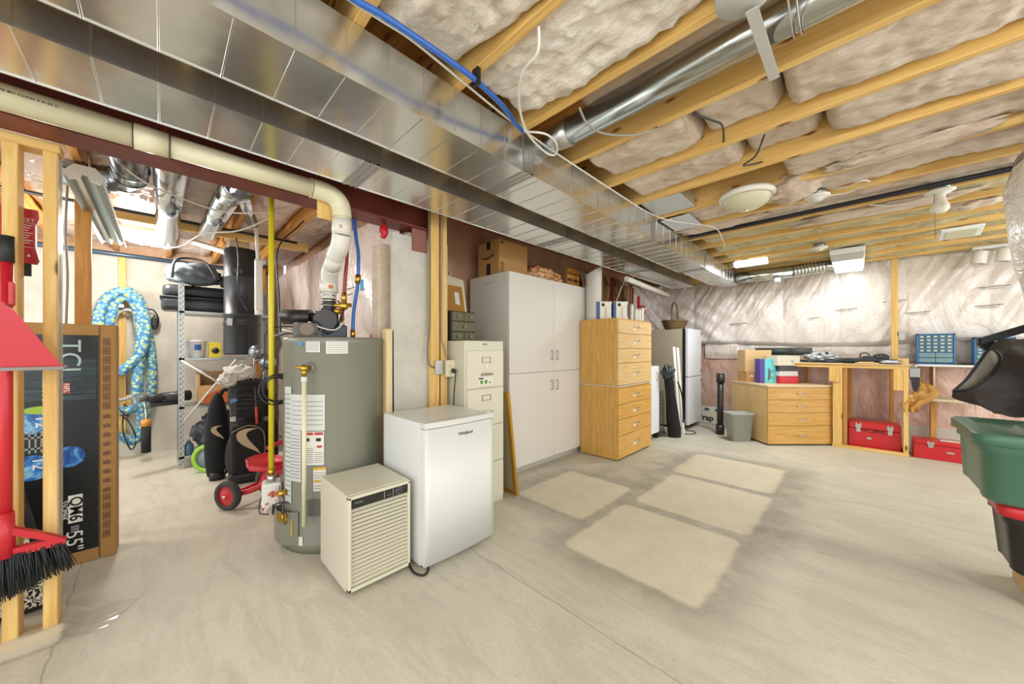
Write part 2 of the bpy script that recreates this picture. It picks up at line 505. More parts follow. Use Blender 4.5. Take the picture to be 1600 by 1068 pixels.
# ---- plastic over the foundation wall behind the water heater
POLYH = m_poly('poly_heater', ['#e2ccbe', '#ecdbd0', '#f3e8e0'], .17, (1.0, 1, .6), 1.8, .6)
def heater_sheet(u, v):
    x = -6.0 + 3.52 * u; z = .02 + 2.28 * v; pinch = math.exp(-((z - 1.33) / .10) ** 2)
    off = .055 * (1 - .75 * pinch) + .03 * noise.noise(Vector((x * 2.5 + z * 1.0, z * 1.2, 1))) + .008 * noise.noise(Vector((x * 9 + z * 4, z * 3.6, 4)))
    e = max(0, (u - .93) / .07); off -= .06 * e * e
    return Vector((x, 1.26 - off, z))
bm = bm_new(); tgrid(bm, heater_sheet, 150, 90)
o = mesh_obj('insulation_blanket', bm, POLYH); tag(o, 'pink insulation blanket under shiny plastic behind the grey water heater', 'insulation')
hb = o
textm('roll_lettering', 'RM', .07, (-2.53, 1.135, 1.78), (1, 0, 0), (0, 0, 1), mat('faint_ink', '#6d6862'), hb)
for (x, z, L) in ((-3.12, 1.76, .16), (-3.1, 1.71, .1), (-4.9, 1.8, .1)):
    box('printed_lettering', mat('faint_ink', '#6d6862'), hb, x, x + L, 1.125, 1.128, z, z + .012)
# red sheathing tape
bm = bm_new()
for i, (x0, x1, z0, z1) in enumerate(((-2.66, -2.54, 1.325, 1.365), (-2.58, -2.47, 1.335, 1.372), (-2.44, -2.41, 1.33, 1.38))):
    tbox(bm, x0, x1, 1.13, 1.136, z0, z1)
tag(mesh_obj('sheathing_tape', bm, mat('red_tape', '#b5212b', .4, bump=.3, bscale=60)), 'red tape stuck on the plastic beside the top of the water heater', 'tape')
# foam / batt edge pieces left of the bare concrete
FOAM = mat('yellow_foam', '#dcc79c', .8, var=.12, bscale=20, bump=.6)
bm = bm_new(); tbox(bm, -2.56, -2.44, 1.10, 1.20, 1.28, 2.02, .012)
tag(mesh_obj('insulation_board', bm, m_batt('batt_edge', ['#d4bda2', '#e0cdb4', '#ecdfcb'])), 'upper pinkish insulation edge beside the bare concrete corner', 'insulation', 'insulation edges at the concrete corner')
bm = bm_new(); tbox(bm, -2.415, -2.33, 1.11, 1.18, .02, 1.40, .015)
for v in bm.verts: v.co += Vector((0, noise.noise(v.co * 4) * .02, 0))
tag(mesh_obj('insulation_board', bm, FOAM), 'yellow foam insulation edge standing against the bare concrete corner', 'insulation')

# ---- steel beam
BEAM = mat('red_oxide_steel', '#5d251c', .5, var=.15, bscale=6)
bm = bm_new()
prof = [(-2.475, 2.15), (-2.31, 2.15), (-2.31, 2.162), (-2.388, 2.168), (-2.388, 2.352), (-2.31, 2.358), (-2.31, 2.372), (-2.475, 2.372), (-2.475, 2.358), (-2.397, 2.352), (-2.397, 2.168), (-2.475, 2.162)]
tprism(bm, prof, 3.60, (0, 1.50, 0), (1, 0, 0), (0, 0, 1))
bmesh.ops.recalc_face_normals(bm, faces=bm.faces)
BEAMM = NT('red_oxide_primer'); BEAMM.set(Roughness=.5); BEAMM.color(BEAMM.ramp(BEAMM.noise(BEAMM.coord(), 5, 5), [(.3, hx('#5a241b')), (.7, hx('#7c3a2b'))]))
o = mesh_obj('steel_beam', bm, BEAMM.m); tag(o, 'dark red steel I-beam running above the beige vent pipe', 'beam')
tag(mesh_obj('bearing_plate', (lambda b: (tbox(b, -2.33, -2.32, 1.30, 1.42, 1.98, 2.145), b)[1])(bm_new()), mat('rusty_plate', '#8a5a4c', .7)), 'rusty steel plate fixed to the concrete under the beam end', 'plate')
bm = bm_new(); tblob(bm, (-2.40, 1.12, 2.09), (.03, .03, .05), .3, 3, 4, 3); tcyl(bm, (-2.40, 1.12, 2.10), (-2.40, 1.12, 2.152), .008)
tag(mesh_obj('red_rag', bm, RED), 'small red rag hanging under the end of the steel beam', 'rag')

# ---- joists and the batts between them
JY = [-2.03, -1.61, -1.19, -.76, -.335, .09, .51, .935, 1.35, 1.80, 2.235, 2.655, 3.08, 3.51, 3.93, 4.35, 4.78, 5.20, 5.63, 6.05, 6.45, 6.74]
def jlabel(i):
    far = len(JY) - 1 - i
    return 'pine ceiling joist, ' + (ORD[far] + ' joist counting from the far wall' if far else 'the one against the far wall')
for i, y in enumerate(JY):
    if y < -.6: continue
    bm = bm_new(); tbox(bm, -2.45 if y > .0 else -2.45, 3.1, y - .038, y, ZJ, 2.638, .003, 1)
    tag(mesh_obj('ceiling_joist', bm, pine('x')), jlabel(i), 'joist', 'ceiling joists above the workshop side')
for i, y in enumerate(JY):
    if -.8 < y < 1.2:
        bm = bm_new(); tbox(bm, -6.09, -2.46, y - .038, y, ZJ, 2.638, .003, 1)
        tag(mesh_obj('ceiling_joist', bm, pined('x')), 'left-room pine joist above the shelves, ' + {-.76: 'left of the shop light', -.335: 'over the shop light', .09: 'beside the round silver duct', .51: 'between the silver ducts and the black canister', .935: 'nearest the plastic-covered wall'}[y], 'joist', 'ceiling joists above the shelves')
BAT1 = m_batt('batt_cream', ['#e2ceb4', '#f0e5d4', '#f7f1e6'], 2.0)
BAT2 = m_batt('batt_pink', ['#b99c80', '#d3bfa6', '#e8dac6'], 2.4)
BAT3 = m_batt('batt_green', ['#a08d52', '#bcab6c', '#d6c890'], 3.2)
def batt(i, x0, x1, m, label, group, zlow=2.405, amp=.05, name='insulation_batt', ys=None):
    zlow += .022
    y0, y1 = ys or (JY[i], JY[i + 1] - .038)
    nu = max(8, int((x1 - x0) / .022))
    def fn(u, v):
        x = x0 + (x1 - x0) * u; y = y0 + (y1 - y0) * v
        e = min(1, 5.5 * v, 5.5 * (1 - v)) ** .6; eu = min(1, (x - x0) / .04, (x1 - x) / .04); eu = max(0, eu) ** .5
        z = zlow + .055 * (1 - e) + .07 * (1 - eu) + .05 * max(0, 1 - (x - x0) / .3) * (m is BAT1) + amp * .5 * noise.noise(Vector((x * 1.6, y * 2.5, i))) * e + amp * .35 * noise.noise(Vector((x * 5, y * 6, i + 4))) + amp * .35 * abs(noise.noise(Vector((x * 11, y * 15, i + 9)))) + amp * .25 * noise.noise(Vector((x * 26, y * 34, i + 2)))
        return Vector((x, y, z))
    bm = bm_new(); G = tgrid(bm, fn, nu, 20)
    # give the batt its body up to the subfloor
    be = [e for e in bm.edges if len(e.link_faces) == 1]
    ex = bmesh.ops.extrude_edge_only(bm, edges=be)
    for q in ex['geom']:
        if isinstance(q, bmesh.types.BMVert): q.co.z = 2.635
    return tag(mesh_obj(name, bm, m), label, 'insulation', group)
GB = 'insulation batts between the joists'
for i in range(len(JY) - 1):
    y = JY[i]
    if y < -.8: continue
    lab = 'insulation batt filling the joist bay ' + ORD[len(JY) - 2 - i] + ' from the far wall'
    if abs(y - 1.35) < .01:
        batt(i, -1.0, 3.05, BAT2, 'thin insulation batt lying above the round silver duct', GB, 2.44, .03, ys=(1.45, 1.66))
    elif y < 1.3: batt(i, -1.22, 3.05, BAT1, 'cream fluffy ' + lab, GB, 2.362, .085)
    elif y < 2.7:
        xs = {1.80: (-.98, -.62, .0), 2.235: (-.98, -.5, .0)}.get(y)
        if xs: 
            batt(i, -1.2, xs[1] - .0, BAT2, 'short pinkish piece, ' + lab, GB, 2.385, .05)
            batt(i, xs[1] + .02, xs[1] + .36, BAT2, 'middle pinkish piece, ' + lab, GB, 2.42, .05)
            batt(i, xs[1] + .38, 3.05, BAT2, 'long pinkish piece, ' + lab, GB, 2.385, .05)
        else: batt(i, -.35, 3.05, BAT2, 'pinkish ' + lab, GB, 2.385, .05)
    elif y < 3.9: batt(i, -1.1, 3.05, BAT2, 'pale pinkish ' + lab, GB, 2.378, .05)
    elif y < 6.7: batt(i, -1.2, 3.05, BAT3, 'yellow-green ' + lab, GB, 2.392, .05)
BAT4 = m_batt('batt_kraft', ['#a87c60', '#c49a7c', '#dcbca2'])
for i in range(len(JY) - 1):
    y = JY[i]
    if -.8 < y < 1.0:
        batt(i, -6.08, -2.5, m_poly('poly_ceiling', ['#c9ab98', '#dcc4b4', '#ece0d8'], .2, (1, 1, 1), 4), 'plastic-faced insulation in the left-room ceiling bay, ' + {-.76: 'bay left of the round lit lamp', -.335: 'bay above the lit dome lamp', .09: 'bay above the round silver ducts', .51: 'bay above the black canister', .935: 'bay next to the plastic-covered wall'}[y], 'left-room ceiling insulation', 2.45, .06)
# loose batt flaps hanging below the joists
def flap(c, r, seed, label, m=BAT2):
    bm = bm_new(); tblob(bm, c, r, .35, 2.2, seed, 4)
    tag(mesh_obj('insulation_flap', bm, m), label, 'insulation')
flap((-.33, 3.15, 2.40), (.16, .13, .10), 2, 'crumpled insulation flap hanging beside the large dome lamp')
flap((.18, 2.98, 2.395), (.30, .09, .035), 5, 'flat insulation flap hanging out of the joists left of the hanging plastic', BAT2)
flap((.05, 4.1, 2.40), (.5, .12, .04), 8, 'pale insulation flap sagging under the joist behind the black pipe', BAT2)
flap((-.9, 3.6, 2.40), (.35, .1, .035), 9, 'insulation flap sagging near the metal duct end of the black pipe', BAT2)
flap((.62, 4.5, 2.40), (.16, .07, .04), 12, 'small insulation tuft behind the bare bulb holder', BAT2)

# ---- ducts
def duct(label, x0, x1, z0, z1, segs, cleats, group):
    t = thing('air_duct', label, 'duct', ((x0 + x1) / 2, segs[0][0], z0), group)
    for k, (ya, yb, dx) in enumerate(segs):
        bm = bm_new(); tbox(bm, x0 + dx, x1 - dx, ya, yb, z0 + dx * .5, z1)
        yy = ya + .08
        while yy < yb - .03:    # raised beads across the sheet metal
            tbox(bm, x0 + dx - .003, x1 - dx + .003, yy, yy + .006, z0 + dx * .5 - .003, z1, .001, 1)
            yy += .151
        # turned edge along the lower corners
        tbox(bm, x1 - dx - .002, x1 - dx + .004, ya, yb, z0 + dx * .5 - .004, z0 + dx * .5 + .006)
        tbox(bm, x0 + dx - .003, x0 + dx + .002, ya, yb, z0 + dx * .5 - .004, z0 + dx * .5 + .006)
        mesh_obj('duct_section', bm, GALV, t)
    for yc in cleats:
        bm = bm_new()
        for q in (-.035, 0, .03):
            tbox(bm, x0 - .006, x1 + .006, yc + q, yc + q + .012, z0 - .006, z1)
        tbox(bm, x0 - .004, x1 + .004, yc - .04, yc + .045, z0 - .003, z1)
        mesh_obj('drive_cleat', bm, STEEL, t)
    return t
G2 = 'long rectangular ceiling ducts'
D1 = duct('wide silver rectangular duct nearest the room, running to the far wall', -1.554, -1.245, 2.186, 2.388, [(-1.9, 1.36, 0), (1.39, 2.94, 0), (2.97, 4.40, .004), (4.42, 5.7, .02)], [1.375, 2.955, 4.41], None)
D2 = duct('second silver rectangular duct beside the red steel beam', -2.046, -1.735, 2.186, 2.388, [(-1.9, .74, 0), (.77, 2.4, 0), (2.43, 4.0, .004), (4.02, 5.6, .01)], [.755, 2.415, 4.01], None)
# end boot + branch pipe on duct 1
tag(D1, None, None)
bm = bm_new(); tbox(bm, -1.53, -1.26, 5.7, 6.05, 2.205, 2.388, .01)
mesh_obj('duct_end_box', bm, STEEL, D1)
t = thing('round_branch_duct', 'horizontal round silver duct leaving the far end of the wide duct', 'duct', (-1.25, 5.9, 2.29))
cyl('duct_pipe', m_galv('galv_round', '#c9ccc8', .18, (2, 20, 20)), t, (-1.258, 5.9, 2.29), (-.62, 5.95, 2.29), .075, n=32)
bm = bm_new()
for k in range(9): tlathe(bm, [(.06, 0), (.078, .012), (.078, .022), (.06, .034)], (-.62 + k * .034, 5.95 + k * .012, 2.29 + .004 * k), 24, (1, .3, .1))
mesh_obj('flexible_section', bm, GALV, t)
cyl('duct_pipe', GALV, t, (-.32, 6.06, 2.33), (.0, 6.35, 2.36), .05, n=24)
box('foil_tape', mat('foil_blue', '#a8c4cf', .25, .8), t, -.80, -.74, 5.86, 5.99, 2.17, 2.218)
# round duct between joists
t = thing('round_ceiling_duct', 'round silver duct running between the joists in the near ceiling', 'duct', (-1.24, 1.56, 2.40))
GR = m_galv('galv_round2', '#b9bcb6', .2, (2, 14, 14))
cyl('duct_pipe', GR, t, (-1.10, 1.535, 2.41), (1.3, 1.535, 2.41), .066, n=40)
cyl('duct_pipe', GR, t, (1.28, 1.535, 2.41), (3.0, 1.535, 2.41), .069, n=40)
cyl('duct_collar', STEEL, t, (-1.24, 1.535, 2.41), (-1.08, 1.535, 2.41), .055, .071, n=40)
tube('hanger_wire', STEEL, t, [(-.16, 1.36, 2.40), (-.16, 1.46, 2.345), (-.16, 1.535, 2.338), (-.16, 1.60, 2.37), (-.16, 1.62, 2.46)], .003); tube('hanger_wire', STEEL, t, [(-.14, 1.36, 2.40), (-.14, 1.46, 2.345), (-.14, 1.535, 2.338), (-.14, 1.60, 2.37), (-.14, 1.62, 2.46)], .003)
t = thing('ceiling_bracket', 'pale grey metal bracket crossing below the round duct, top of the picture', 'bracket', (-.25, 1.45, 2.39))
bm = bm_new(); tprism(bm, [(0, 0), (.034, 0), (.034, .42), (0, .42)], .004, (-.255, 1.31, 2.318), (1, 0, 0), (.0, 1, .03)); mesh_obj('strap', bm, mat('grey_paint', '#b9b8b2', .5), t)
bm = bm_new(); tlathe(bm, [(0, 0), (.075, 0), (.08, .02), (.06, .05), (0, .055)], (-.25, 1.27, 2.335), 28); mesh_obj('round_plate', bm, mat('grey_paint', '#b9b8b2', .5), t)
# foil wrapped take-off on the side of the duct
t = thing('duct_takeoff', 'foil-covered duct take-off between joists left of the big dome lamp', 'duct', (-1.1, 2.9, 2.39))
bm = bm_new(); tbox(bm, -1.235, -.93, 2.70, 3.02, 2.40, 2.5, .006)
for v in bm.verts: v.co += Vector((0, 0, .008 * noise.noise(v.co * 9)))
mesh_obj('foil_box', bm, mat('crumpled_foil', '#d4dde3', .3, .8, bump=1, bscale=34), t)
t = thing('duct_takeoff', 'small white foil patch on the joists beside the wide duct', 'duct', (-1.1, 3.3, 2.39))
bm = bm_new(); tbox(bm, -1.235, -1.0, 3.1, 3.46, 2.375, 2.388, .003); mesh_obj('foil_box', bm, mat('crumpled_foil'  , '#c5cfd6'), t)

# ---- pipes along ceiling
cyl('gas_line', mat('black_iron', '#22242a', .45), None, (-1.2, 3.72, 2.372), (3.0, 3.72, 2.372), .018)
tag(bpy.data.objects['gas_line'], 'long black pipe crossing under the joists past the dome lamp', 'pipe')
cyl('copper_line', mat('dark_pipe', '#4a4540', .4, .5), None, (-1.25, 6.0, 2.375), (-.25, 6.0, 2.375), .012)
tag(bpy.data.objects['copper_line'], 'thin dark pipe under the joists above the round branch duct', 'pipe')
WC = mat('white_cable', '#d9d5c8', .5)
def cable(name, label, pts, r, m, cat='cable'):
    o = tube(name, m, None, pts, r, 8, 8); return tag(o, label, cat)
cable('water_line', 'blue plastic water line crossing diagonally under the near joists', [(-1.080, -0.195, 2.342), (-1.100, 0.195, 2.342), (-1.116, 0.400, 2.342), (-1.103, 0.515, 2.342), (-1.098, 0.654, 2.342), (-1.097, 0.791, 2.342), (-1.102, 0.905, 2.342), (-1.131, 1.078, 2.342), (-1.173, 1.199, 2.342), (-1.192, 1.276, 2.342)], .011, mat('blue_pex', '#2c5fae', .35), 'pipe')
box('cable_clip', BLACK, None, -1.12, -1.085, .897, .913, 2.325, 2.392); tag(bpy.data.objects['cable_clip'], 'black clip holding the blue line on a joist', 'clip')
cable('white_cable', 'white cable running along the top edge of the wide duct', [(-1.139, 0.195, 2.342), (-1.124, 0.503, 2.342), (-1.118, 0.616, 2.342), (-1.135, 0.788, 2.342), (-1.161, 1.009, 2.342), (-1.178, 1.186, 2.342), (-1.186, 1.333, 2.342), (-1.192, 1.582, 2.342), (-1.195, 2.160, 2.342), (-1.187, 2.728, 2.342), (-1.122, 3.058, 2.342), (-0.918, 3.480, 2.342), (-0.95, 3.9, 2.33), (-1.022, 4.272, 2.34), (-1.19, 4.641, 2.385)], .0045, WC)
cable('white_cable', 'white cable looping down beside the blue line', [(-.80, .94, 2.39), (-0.828, 0.966, 2.33), (-0.912, 0.988, 2.33), (-1.001, 1.049, 2.33), (-1.091, 1.152, 2.33), (-1.16, 1.266, 2.33), (-1.197, 1.371, 2.33), (-1.215, 1.499, 2.33), (-1.189, 1.539, 2.33), (-1.128, 1.472, 2.33), (-1.109, 1.383, 2.33), (-1.126, 1.329, 2.33), (-1.185, 1.30, 2.35), (-1.22, 1.27, 2.385)], .0055, WC)
cable('grey_cable', 'grey cable stapled along the joist under the round duct', [(-1.18, 1.79, 2.40), (-.95, 1.785, 2.42), (-.8, 1.78, 2.41), (-.72, 1.775, 2.37), (-.80, 1.66, 2.32), (-.9, 1.55, 2.325), (-.92, 1.44, 2.33), (-.92, 1.37, 2.375)], .005, mat('grey_cable', '#8f8c84', .5))
cable('black_cable', 'thin black cable dropping between two insulation batts', [(-.53, 2.2, 2.40), (-.50, 2.05, 2.41), (-.52, 1.95, 2.40), (-.58, 1.86, 2.42)], .005, mat('dark_cable', '#3b3833', .5))
cable('black_cable', 'thin black cable looping between insulation batts left of the foil box', [(-.42, 2.62, 2.41), (-.5, 2.52, 2.38), (-.42, 2.42, 2.37), (-.36, 2.3, 2.41)], .005, mat('dark_cable', '#3b3833', .5))
cable('white_cable', 'white cable leading to the small round lamp box', [(-.14, 3.38, 2.40), (-.05, 3.30, 2.36), (.02, 3.22, 2.35), (.05, 3.35, 2.37), (-.05, 3.45, 2.37), (-.16, 3.42, 2.37)], .005, WC)
cable('white_cable', 'white cable leading to the bare bulb holder', [(.05, 3.9, 2.385), (.2, 3.98, 2.36), (.34, 3.95, 2.365), (.40, 3.88, 2.37)], .005, WC)

# ================================================================== FIXTURES
def dome(label, c, r, lit, power=0):
    t = thing('dome_lamp', label, 'ceiling lamp', (c[0], c[1], ZJ))
    bm = bm_new(); tlathe(bm, [(r * .6, 0), (r * 1.0, 0), (r * 1.05, -.015), (r * 1.02, -.035), (r * .9, -.045), (r * .86, -.03)], (c[0], c[1], ZJ), 48)
    mesh_obj('rim', bm, mat('lamp_white', '#dcd8c9', .4), t)
    bm = bm_new(); tlathe(bm, [(r * .9, -.04), (r * .86, -.06), (r * .72, -.085), (r * .45, -.108), (r * .15, -.118), (0, -.12)], (c[0], c[1], ZJ), 48)
    mesh_obj('glass_bowl', bm, m_glow('lit_glass', '#fffaf0', 9) if lit else mat('frosted_glass', '#c9c6a8', .25, Transmission_Weight=.0), t)
    bm = bm_new(); tlathe(bm, [(.0, -.135), (.008, -.13), (.01, -.12), (.0, -.118)], (c[0], c[1], ZJ), 12); mesh_obj('finial', bm, mat('lamp_white', '#dcd8c9'), t)
    if lit: lamp('lamp_light', (c[0], c[1], ZJ - .17), power, (1, .96, .9), .12, t, 'POINT')
    return t
dome('large unlit frosted dome lamp on the joists in mid ceiling', (-.58, 3.02), .17, False)
dome('lit round dome lamp glowing above the garden hose', (-4.9, -.13), .19, True, LIGHTS['dome'])
# lit panel near the back wall
t = thing('panel_lamp', 'bright rectangular lit lamp near the back wall', 'ceiling lamp', (-.1, 5.95, ZJ))
box('housing', WHITEG, t, -.235, .055, 5.40, 6.55, 2.33, 2.388, .006)
bm = bm_new(); tbox(bm, -.225, .045, 5.72, 6.53, 2.295, 2.335, .01); mesh_obj('diffuser', bm, m_glow('lit_panel', '#fbfdff', 1.7), t)
box('wiring_cover', mat('grey_paint', '#b9b8b2'), t, -.225, .045, 5.41, 5.70, 2.30, 2.335, .004)
lamp('lamp_light', (-.09, 6.1, 2.27), LIGHTS['panel'], (.97, .99, 1), .25, t, 'AREA', (0, 0, 0), .8)
# far shop light on the left above the duct branch
t = thing('strip_lamp', 'white strip lamp hung above the round branch duct', 'ceiling lamp', (-.95, 5.2, ZJ))
bm = bm_new(); tprism(bm, [(-.06, 0), (.06, 0), (.075, .04), (.03, .07), (-.03, .07), (-.075, .04)], .34, (-1.13, 5.22, 2.31), (0, 1, 0), (0, 0, 1)); mesh_obj('reflector', bm, m_glow('lit_reflector', '#f4f8fa', .9), t); lamp('lamp_light', (-.96, 5.22, 2.29), 20, (.97, .99, 1), .32, t, 'AREA', (0, 0, 0), .12)
box('bracket', STEEL, t, -1.05, -.98, 5.17, 5.23, 2.378, 2.389); box('bracket', STEEL, t, -1.16, -1.12, 5.18, 5.22, 2.31, 2.389)
# bare bulb holder
def keyless(label, x, y, group=None, socket=True):
    t = thing('bulb_holder', label, 'lamp holder', (x, y, ZJ), group)
    bm = bm_new(); tlathe(bm, [(0, 0), (.052, 0), (.052, -.04), (.0, -.04)], (x, y, ZJ), 8); mesh_obj('junction_box', bm, m_galv('galv_dull', '#9a9c98', .4), t)
    bm = bm_new(); tlathe(bm, [(.0, -.04), (.072, -.04), (.074, -.048), (.06, -.056), (.034, -.062), (.03, -.075), (.0, -.075)], (x, y, ZJ), 32); mesh_obj('porcelain_base', bm, WHPVC, t)
    if socket:
        bm = bm_new(); tlathe(bm, [(.026, -.075), (.027, -.10), (.036, -.125), (.046, -.15), (.045, -.172), (.03, -.192), (0, -.198)], (x, y, ZJ), 28); mesh_obj('bulb', bm, mat('bulb_glass', '#e6e2d2', .25), t)
        cyl('pull_string', mat('string', '#6d6a62', .7), t, (x - .028, y - .02, ZJ - .05), (x - .02, y - .02, 2.02), .0015, n=6)
    return t
keyless('bare round bulb in a white holder with a pull string', .40, 3.80)
keyless('small round white lamp cover with loose cables, right of the large dome', -.21, 3.31, None, False)
keyless('small white round lamp cover just in front of the lit panel', -.30, 5.0, None, False)
# square lamp
t = thing('square_lamp', 'small flat square white flood lamp under the joists right of the bulb', 'ceiling lamp', (.68, 5.25, ZJ))
bm = bm_new(); tbox(bm, .55, .80, 5.14, 5.34, 2.33, 2.352, .006, 2, Matrix.Translation((0, 5.24, 2.34)) @ Matrix.Rotation(radians(-14), 4, 'X') @ Matrix.Translation((0, -5.24, -2.34))); mesh_obj('frame', bm, WHITEG, t)
bm = bm_new(); tbox(bm, .585, .765, 5.17, 5.31, 2.324, 2.332, 0, 2, Matrix.Translation((0, 5.24, 2.34)) @ Matrix.Rotation(radians(-14), 4, 'X') @ Matrix.Translation((0, -5.24, -2.34))); mesh_obj('lens', bm, mat('frosted_glass', '#c9c6a8'), t)
bm = bm_new(); tbox(bm, .54, .57, 5.2, 5.3, 2.35, 2.39, .004); mesh_obj('bracket', bm, WHITEG, t)
# twin spots
t = thing('twin_spotlight', 'pair of white cylindrical spotlights on a bar near the back wall', 'spotlight', (1.03, 6.4, ZJ))
bm = bm_new(); tbox(bm, .90, 1.25, 6.36, 6.42, 2.355, 2.389, .01); mesh_obj('bar', bm, WHITEG, t)
for xx in (.96, 1.12):
    bm = bm_new(); tlathe(bm, [(0, 0), (.052, 0), (.056, -.01), (.056, -.135), (.05, -.14), (.046, -.03), (0, -.03)], (xx, 6.36, 2.335), 32, (.15, -.05, 1)); h = mesh_obj('spot_head', bm, WHPVC, t)
    cyl('swivel', WHPVC, h, (xx, 6.38, 2.335), (xx, 6.38, 2.36), .01)
# fill bulbs added beyond the edge of view to brighten the room
for nm, (x, y, z), P in (('added fill bulb in white holder, unseen on the ceiling behind the camera', (.2, -.9, 2.2), LIGHTS['bulb']), ('added fill bulb in white holder, unseen on the ceiling to the right of the camera', (1.6, 1.6, 2.2), LIGHTS['fill_bulb2']), ('added fill bulb in white holder, unseen on the ceiling right of the totes', (2.1, 4.2, 2.2), 42), ('added fill bulb in white holder, unseen in the left room behind the stud partition', (-4.3, -1.5, 2.2), 26)):
    t = keyless(nm, x, y)
    lamp('lamp_light', (x, y, z - .06), P, (.97, .99, 1.0), .14, t, 'POINT')

# shop light in the left room
t = thing('shop_light', 'long white two-tube shop light without tubes hanging above the television carton', 'ceiling lamp', (-3.6, -.28, ZJ))
pr_ = [(-.10, -.055), (-.085, -.01), (-.045, .035), (.045, .035), (.085, -.01), (.10, -.055), (.096, -.057), (.07, -.02), (.045, -.04), (.02, -.045), (.012, -.005), (-.012, -.005), (-.02, -.045), (-.045, -.04), (-.07, -.02), (-.096, -.057)]
bm = bm_new(); tprism(bm, [(a * .72, b * .8) for a, b in pr_], -1.65, (-2.93, -.285, 2.195), (0, 1, 0), (0, 0, 1)); mesh_obj('reflector', bm, mat('reflector_grey', '#b7bab2', .3, .5), t)
pe = [(-.10, -.055), (-.085, -.01), (-.045, .035), (.045, .035), (.085, -.01), (.10, -.055), (.08, -.04), (.065, -.06), (.04, -.05), (.02, -.05), (.012, -.02), (-.012, -.02), (-.02, -.05), (-.04, -.05), (-.065, -.06), (-.08, -.04)]
bm = bm_new(); tprism(bm, [(a * .8, b * .9) for a, b in pe], .012, (-2.93, -.285, 2.195), (0, 1, 0), (0, 0, 1)); mesh_obj('end_cap', bm, WHPVC, t)
for xx in (-3.1, -4.3): cyl('hanging_chain', STEEL, t, (xx, -.285, 2.22), (xx, -.285, 2.40), .004, n=6)

# ================================================================== LEFT PARTITION
PZ = pine('z'); PY_ = pine('y'); PX_ = pine('x')
def member(name, m, a, label, cat, parent=None):
    bm = bm_new(); tbox(bm, *a, .003, 1); o = mesh_obj(name, bm, m, parent)
    if parent is None: tag(o, label, cat)
    return o
wl = thing('stud_partition', 'unfinished pine stud partition at the left edge', 'partition', (-2.53, -.8, 0))
member('bottom_plate', PY_, (-2.57, -2.48, -1.9, -.31, 0, .04), '', '', wl)
member('top_plate', PY_, (-2.57, -2.48, -1.9, -.31, 2.108, 2.148), '', '', wl)
for ya in (-.357, -.458, -.83, -1.24): member('stud', PZ, (-2.57, -2.48, ya, ya + .04, .04, 2.108), '', '', wl)
# clear plastic sheet draped on the plate
def film(u, v):
    x = -2.62 + .215 * v + .02 * noise.noise(Vector((u * 3, v, 2))); y = -.95 + (.78 + .12 * (1 - v)) * u
    z = .052 if x < -2.47 else .006 + max(0, .046 * (1 - (x + 2.47) / .05))
    if y > -.30: z = .004 + max(0, .048 * (1 - (y + .30) / .06))
    return Vector((x, y, z + .006 * abs(noise.noise(Vector((u * 7, v * 5, 1))))))
FILM = NT('clear_film'); FILM.set(Base_Color=hx('#dcd8c8'), Roughness=.15, Alpha=.5)
bm = bm_new(); tgrid(bm, film, 60, 24)
tag(mesh_obj('plastic_film', bm, FILM.m), 'clear plastic film lying over the end of the partition bottom plate', 'plastic sheet')
# plastic edge along the stud
bm = bm_new(); tbox(bm, -2.575, -2.478, -.3165, -.3145, .3, 2.1)
tag(mesh_obj('plastic_edge', bm, FILM.m), 'thin clear plastic strip stapled along the right stud of the partition', 'plastic sheet')

# broom with dustpan
t = thing('broom', 'red broom with black bristles hung upright on the left studs', 'broom', (-2.42, -.43, .22))
cyl('handle', RED, t, (-2.42, -.437, .44), (-2.42, -.435, 1.62), .0165, n=24)
cyl('grip', mat('black_rubber', '#232320', .6), t, (-2.42, -.435, 1.60), (-2.42, -.435, 1.705), .0195, n=24)
bm = bm_new(); tprism(bm, [(-.19, .42), (.145, .42), (.15, .44), (.07, .50), (.0, .545), (-.03, .55), (-.02, .53), (.04, .49), (.10, .452), (-.19, .452)], .03, (-2.435, -.435, 0), (0, 1, 0), (0, 0, 1))
tcyl(bm, (-2.42, -.437, .42), (-2.42, -.437, .60), .025, .021)
mesh_obj('broom_head', bm, RED, t)
bm = bm_new(); rb = random.Random(5)
for i in range(420):
    y = rb.uniform(-.63, -.295); x = rb.uniform(-2.445, -2.40); f = (y + .63) / .335
    L = .16 + .04 * sin(f * 3) - .05 * f; sp = .05 * (f - .45) + rb.uniform(-.012, .012)
    p0 = Vector((x, y, .43)); p1 = Vector((x + rb.uniform(-.02, .02), y + sp, .43 - L + rb.uniform(-.012, .012)))
    tcyl(bm, p0, p1, .0028, .0012, 4)
b = mesh_obj('bristles', bm, mat('bristle', '#2b3032', .6), t); b['kind'] = 'stuff'
t = thing('dustpan', 'red lobby dustpan clipped to the broom handle, pointing right', 'dustpan', (-2.36, -.40, 1.19))
bm = bm_new()
A = [(-.425, 1.187), (-.425, 1.425), (-.40, 1.405), (-.286, 1.187)]
tprism(bm, A, .006, (-2.315, 0, 0), (0, 1, 0), (0, 0, 1))
tprism(bm, [(0, 0), (.075, 0), (.075, .145), (0, .145)], .006, (-2.39, -.43, 1.182), (1, 0, 0), (0, 1, 0))
tprism(bm, [(-.428, 1.187), (-.428, 1.43), (-.42, 1.43), (-.42, 1.187)], .08, (-2.39, 0, 0), (0, 1, 0), (0, 0, 1))
mesh_obj('pan', bm, RED, t)
bm = bm_new(); tbox(bm, -2.402, -2.31, -.432, -.280, 1.168, 1.182, .003); mesh_obj('lip', bm, mat('grey_rubber', '#8b8680', .6), t)
bm = bm_new(); tbox(bm, -2.40, -2.375, -.424, -.410, 1.425, 1.52, .004); mesh_obj('clip', bm, RED, t)

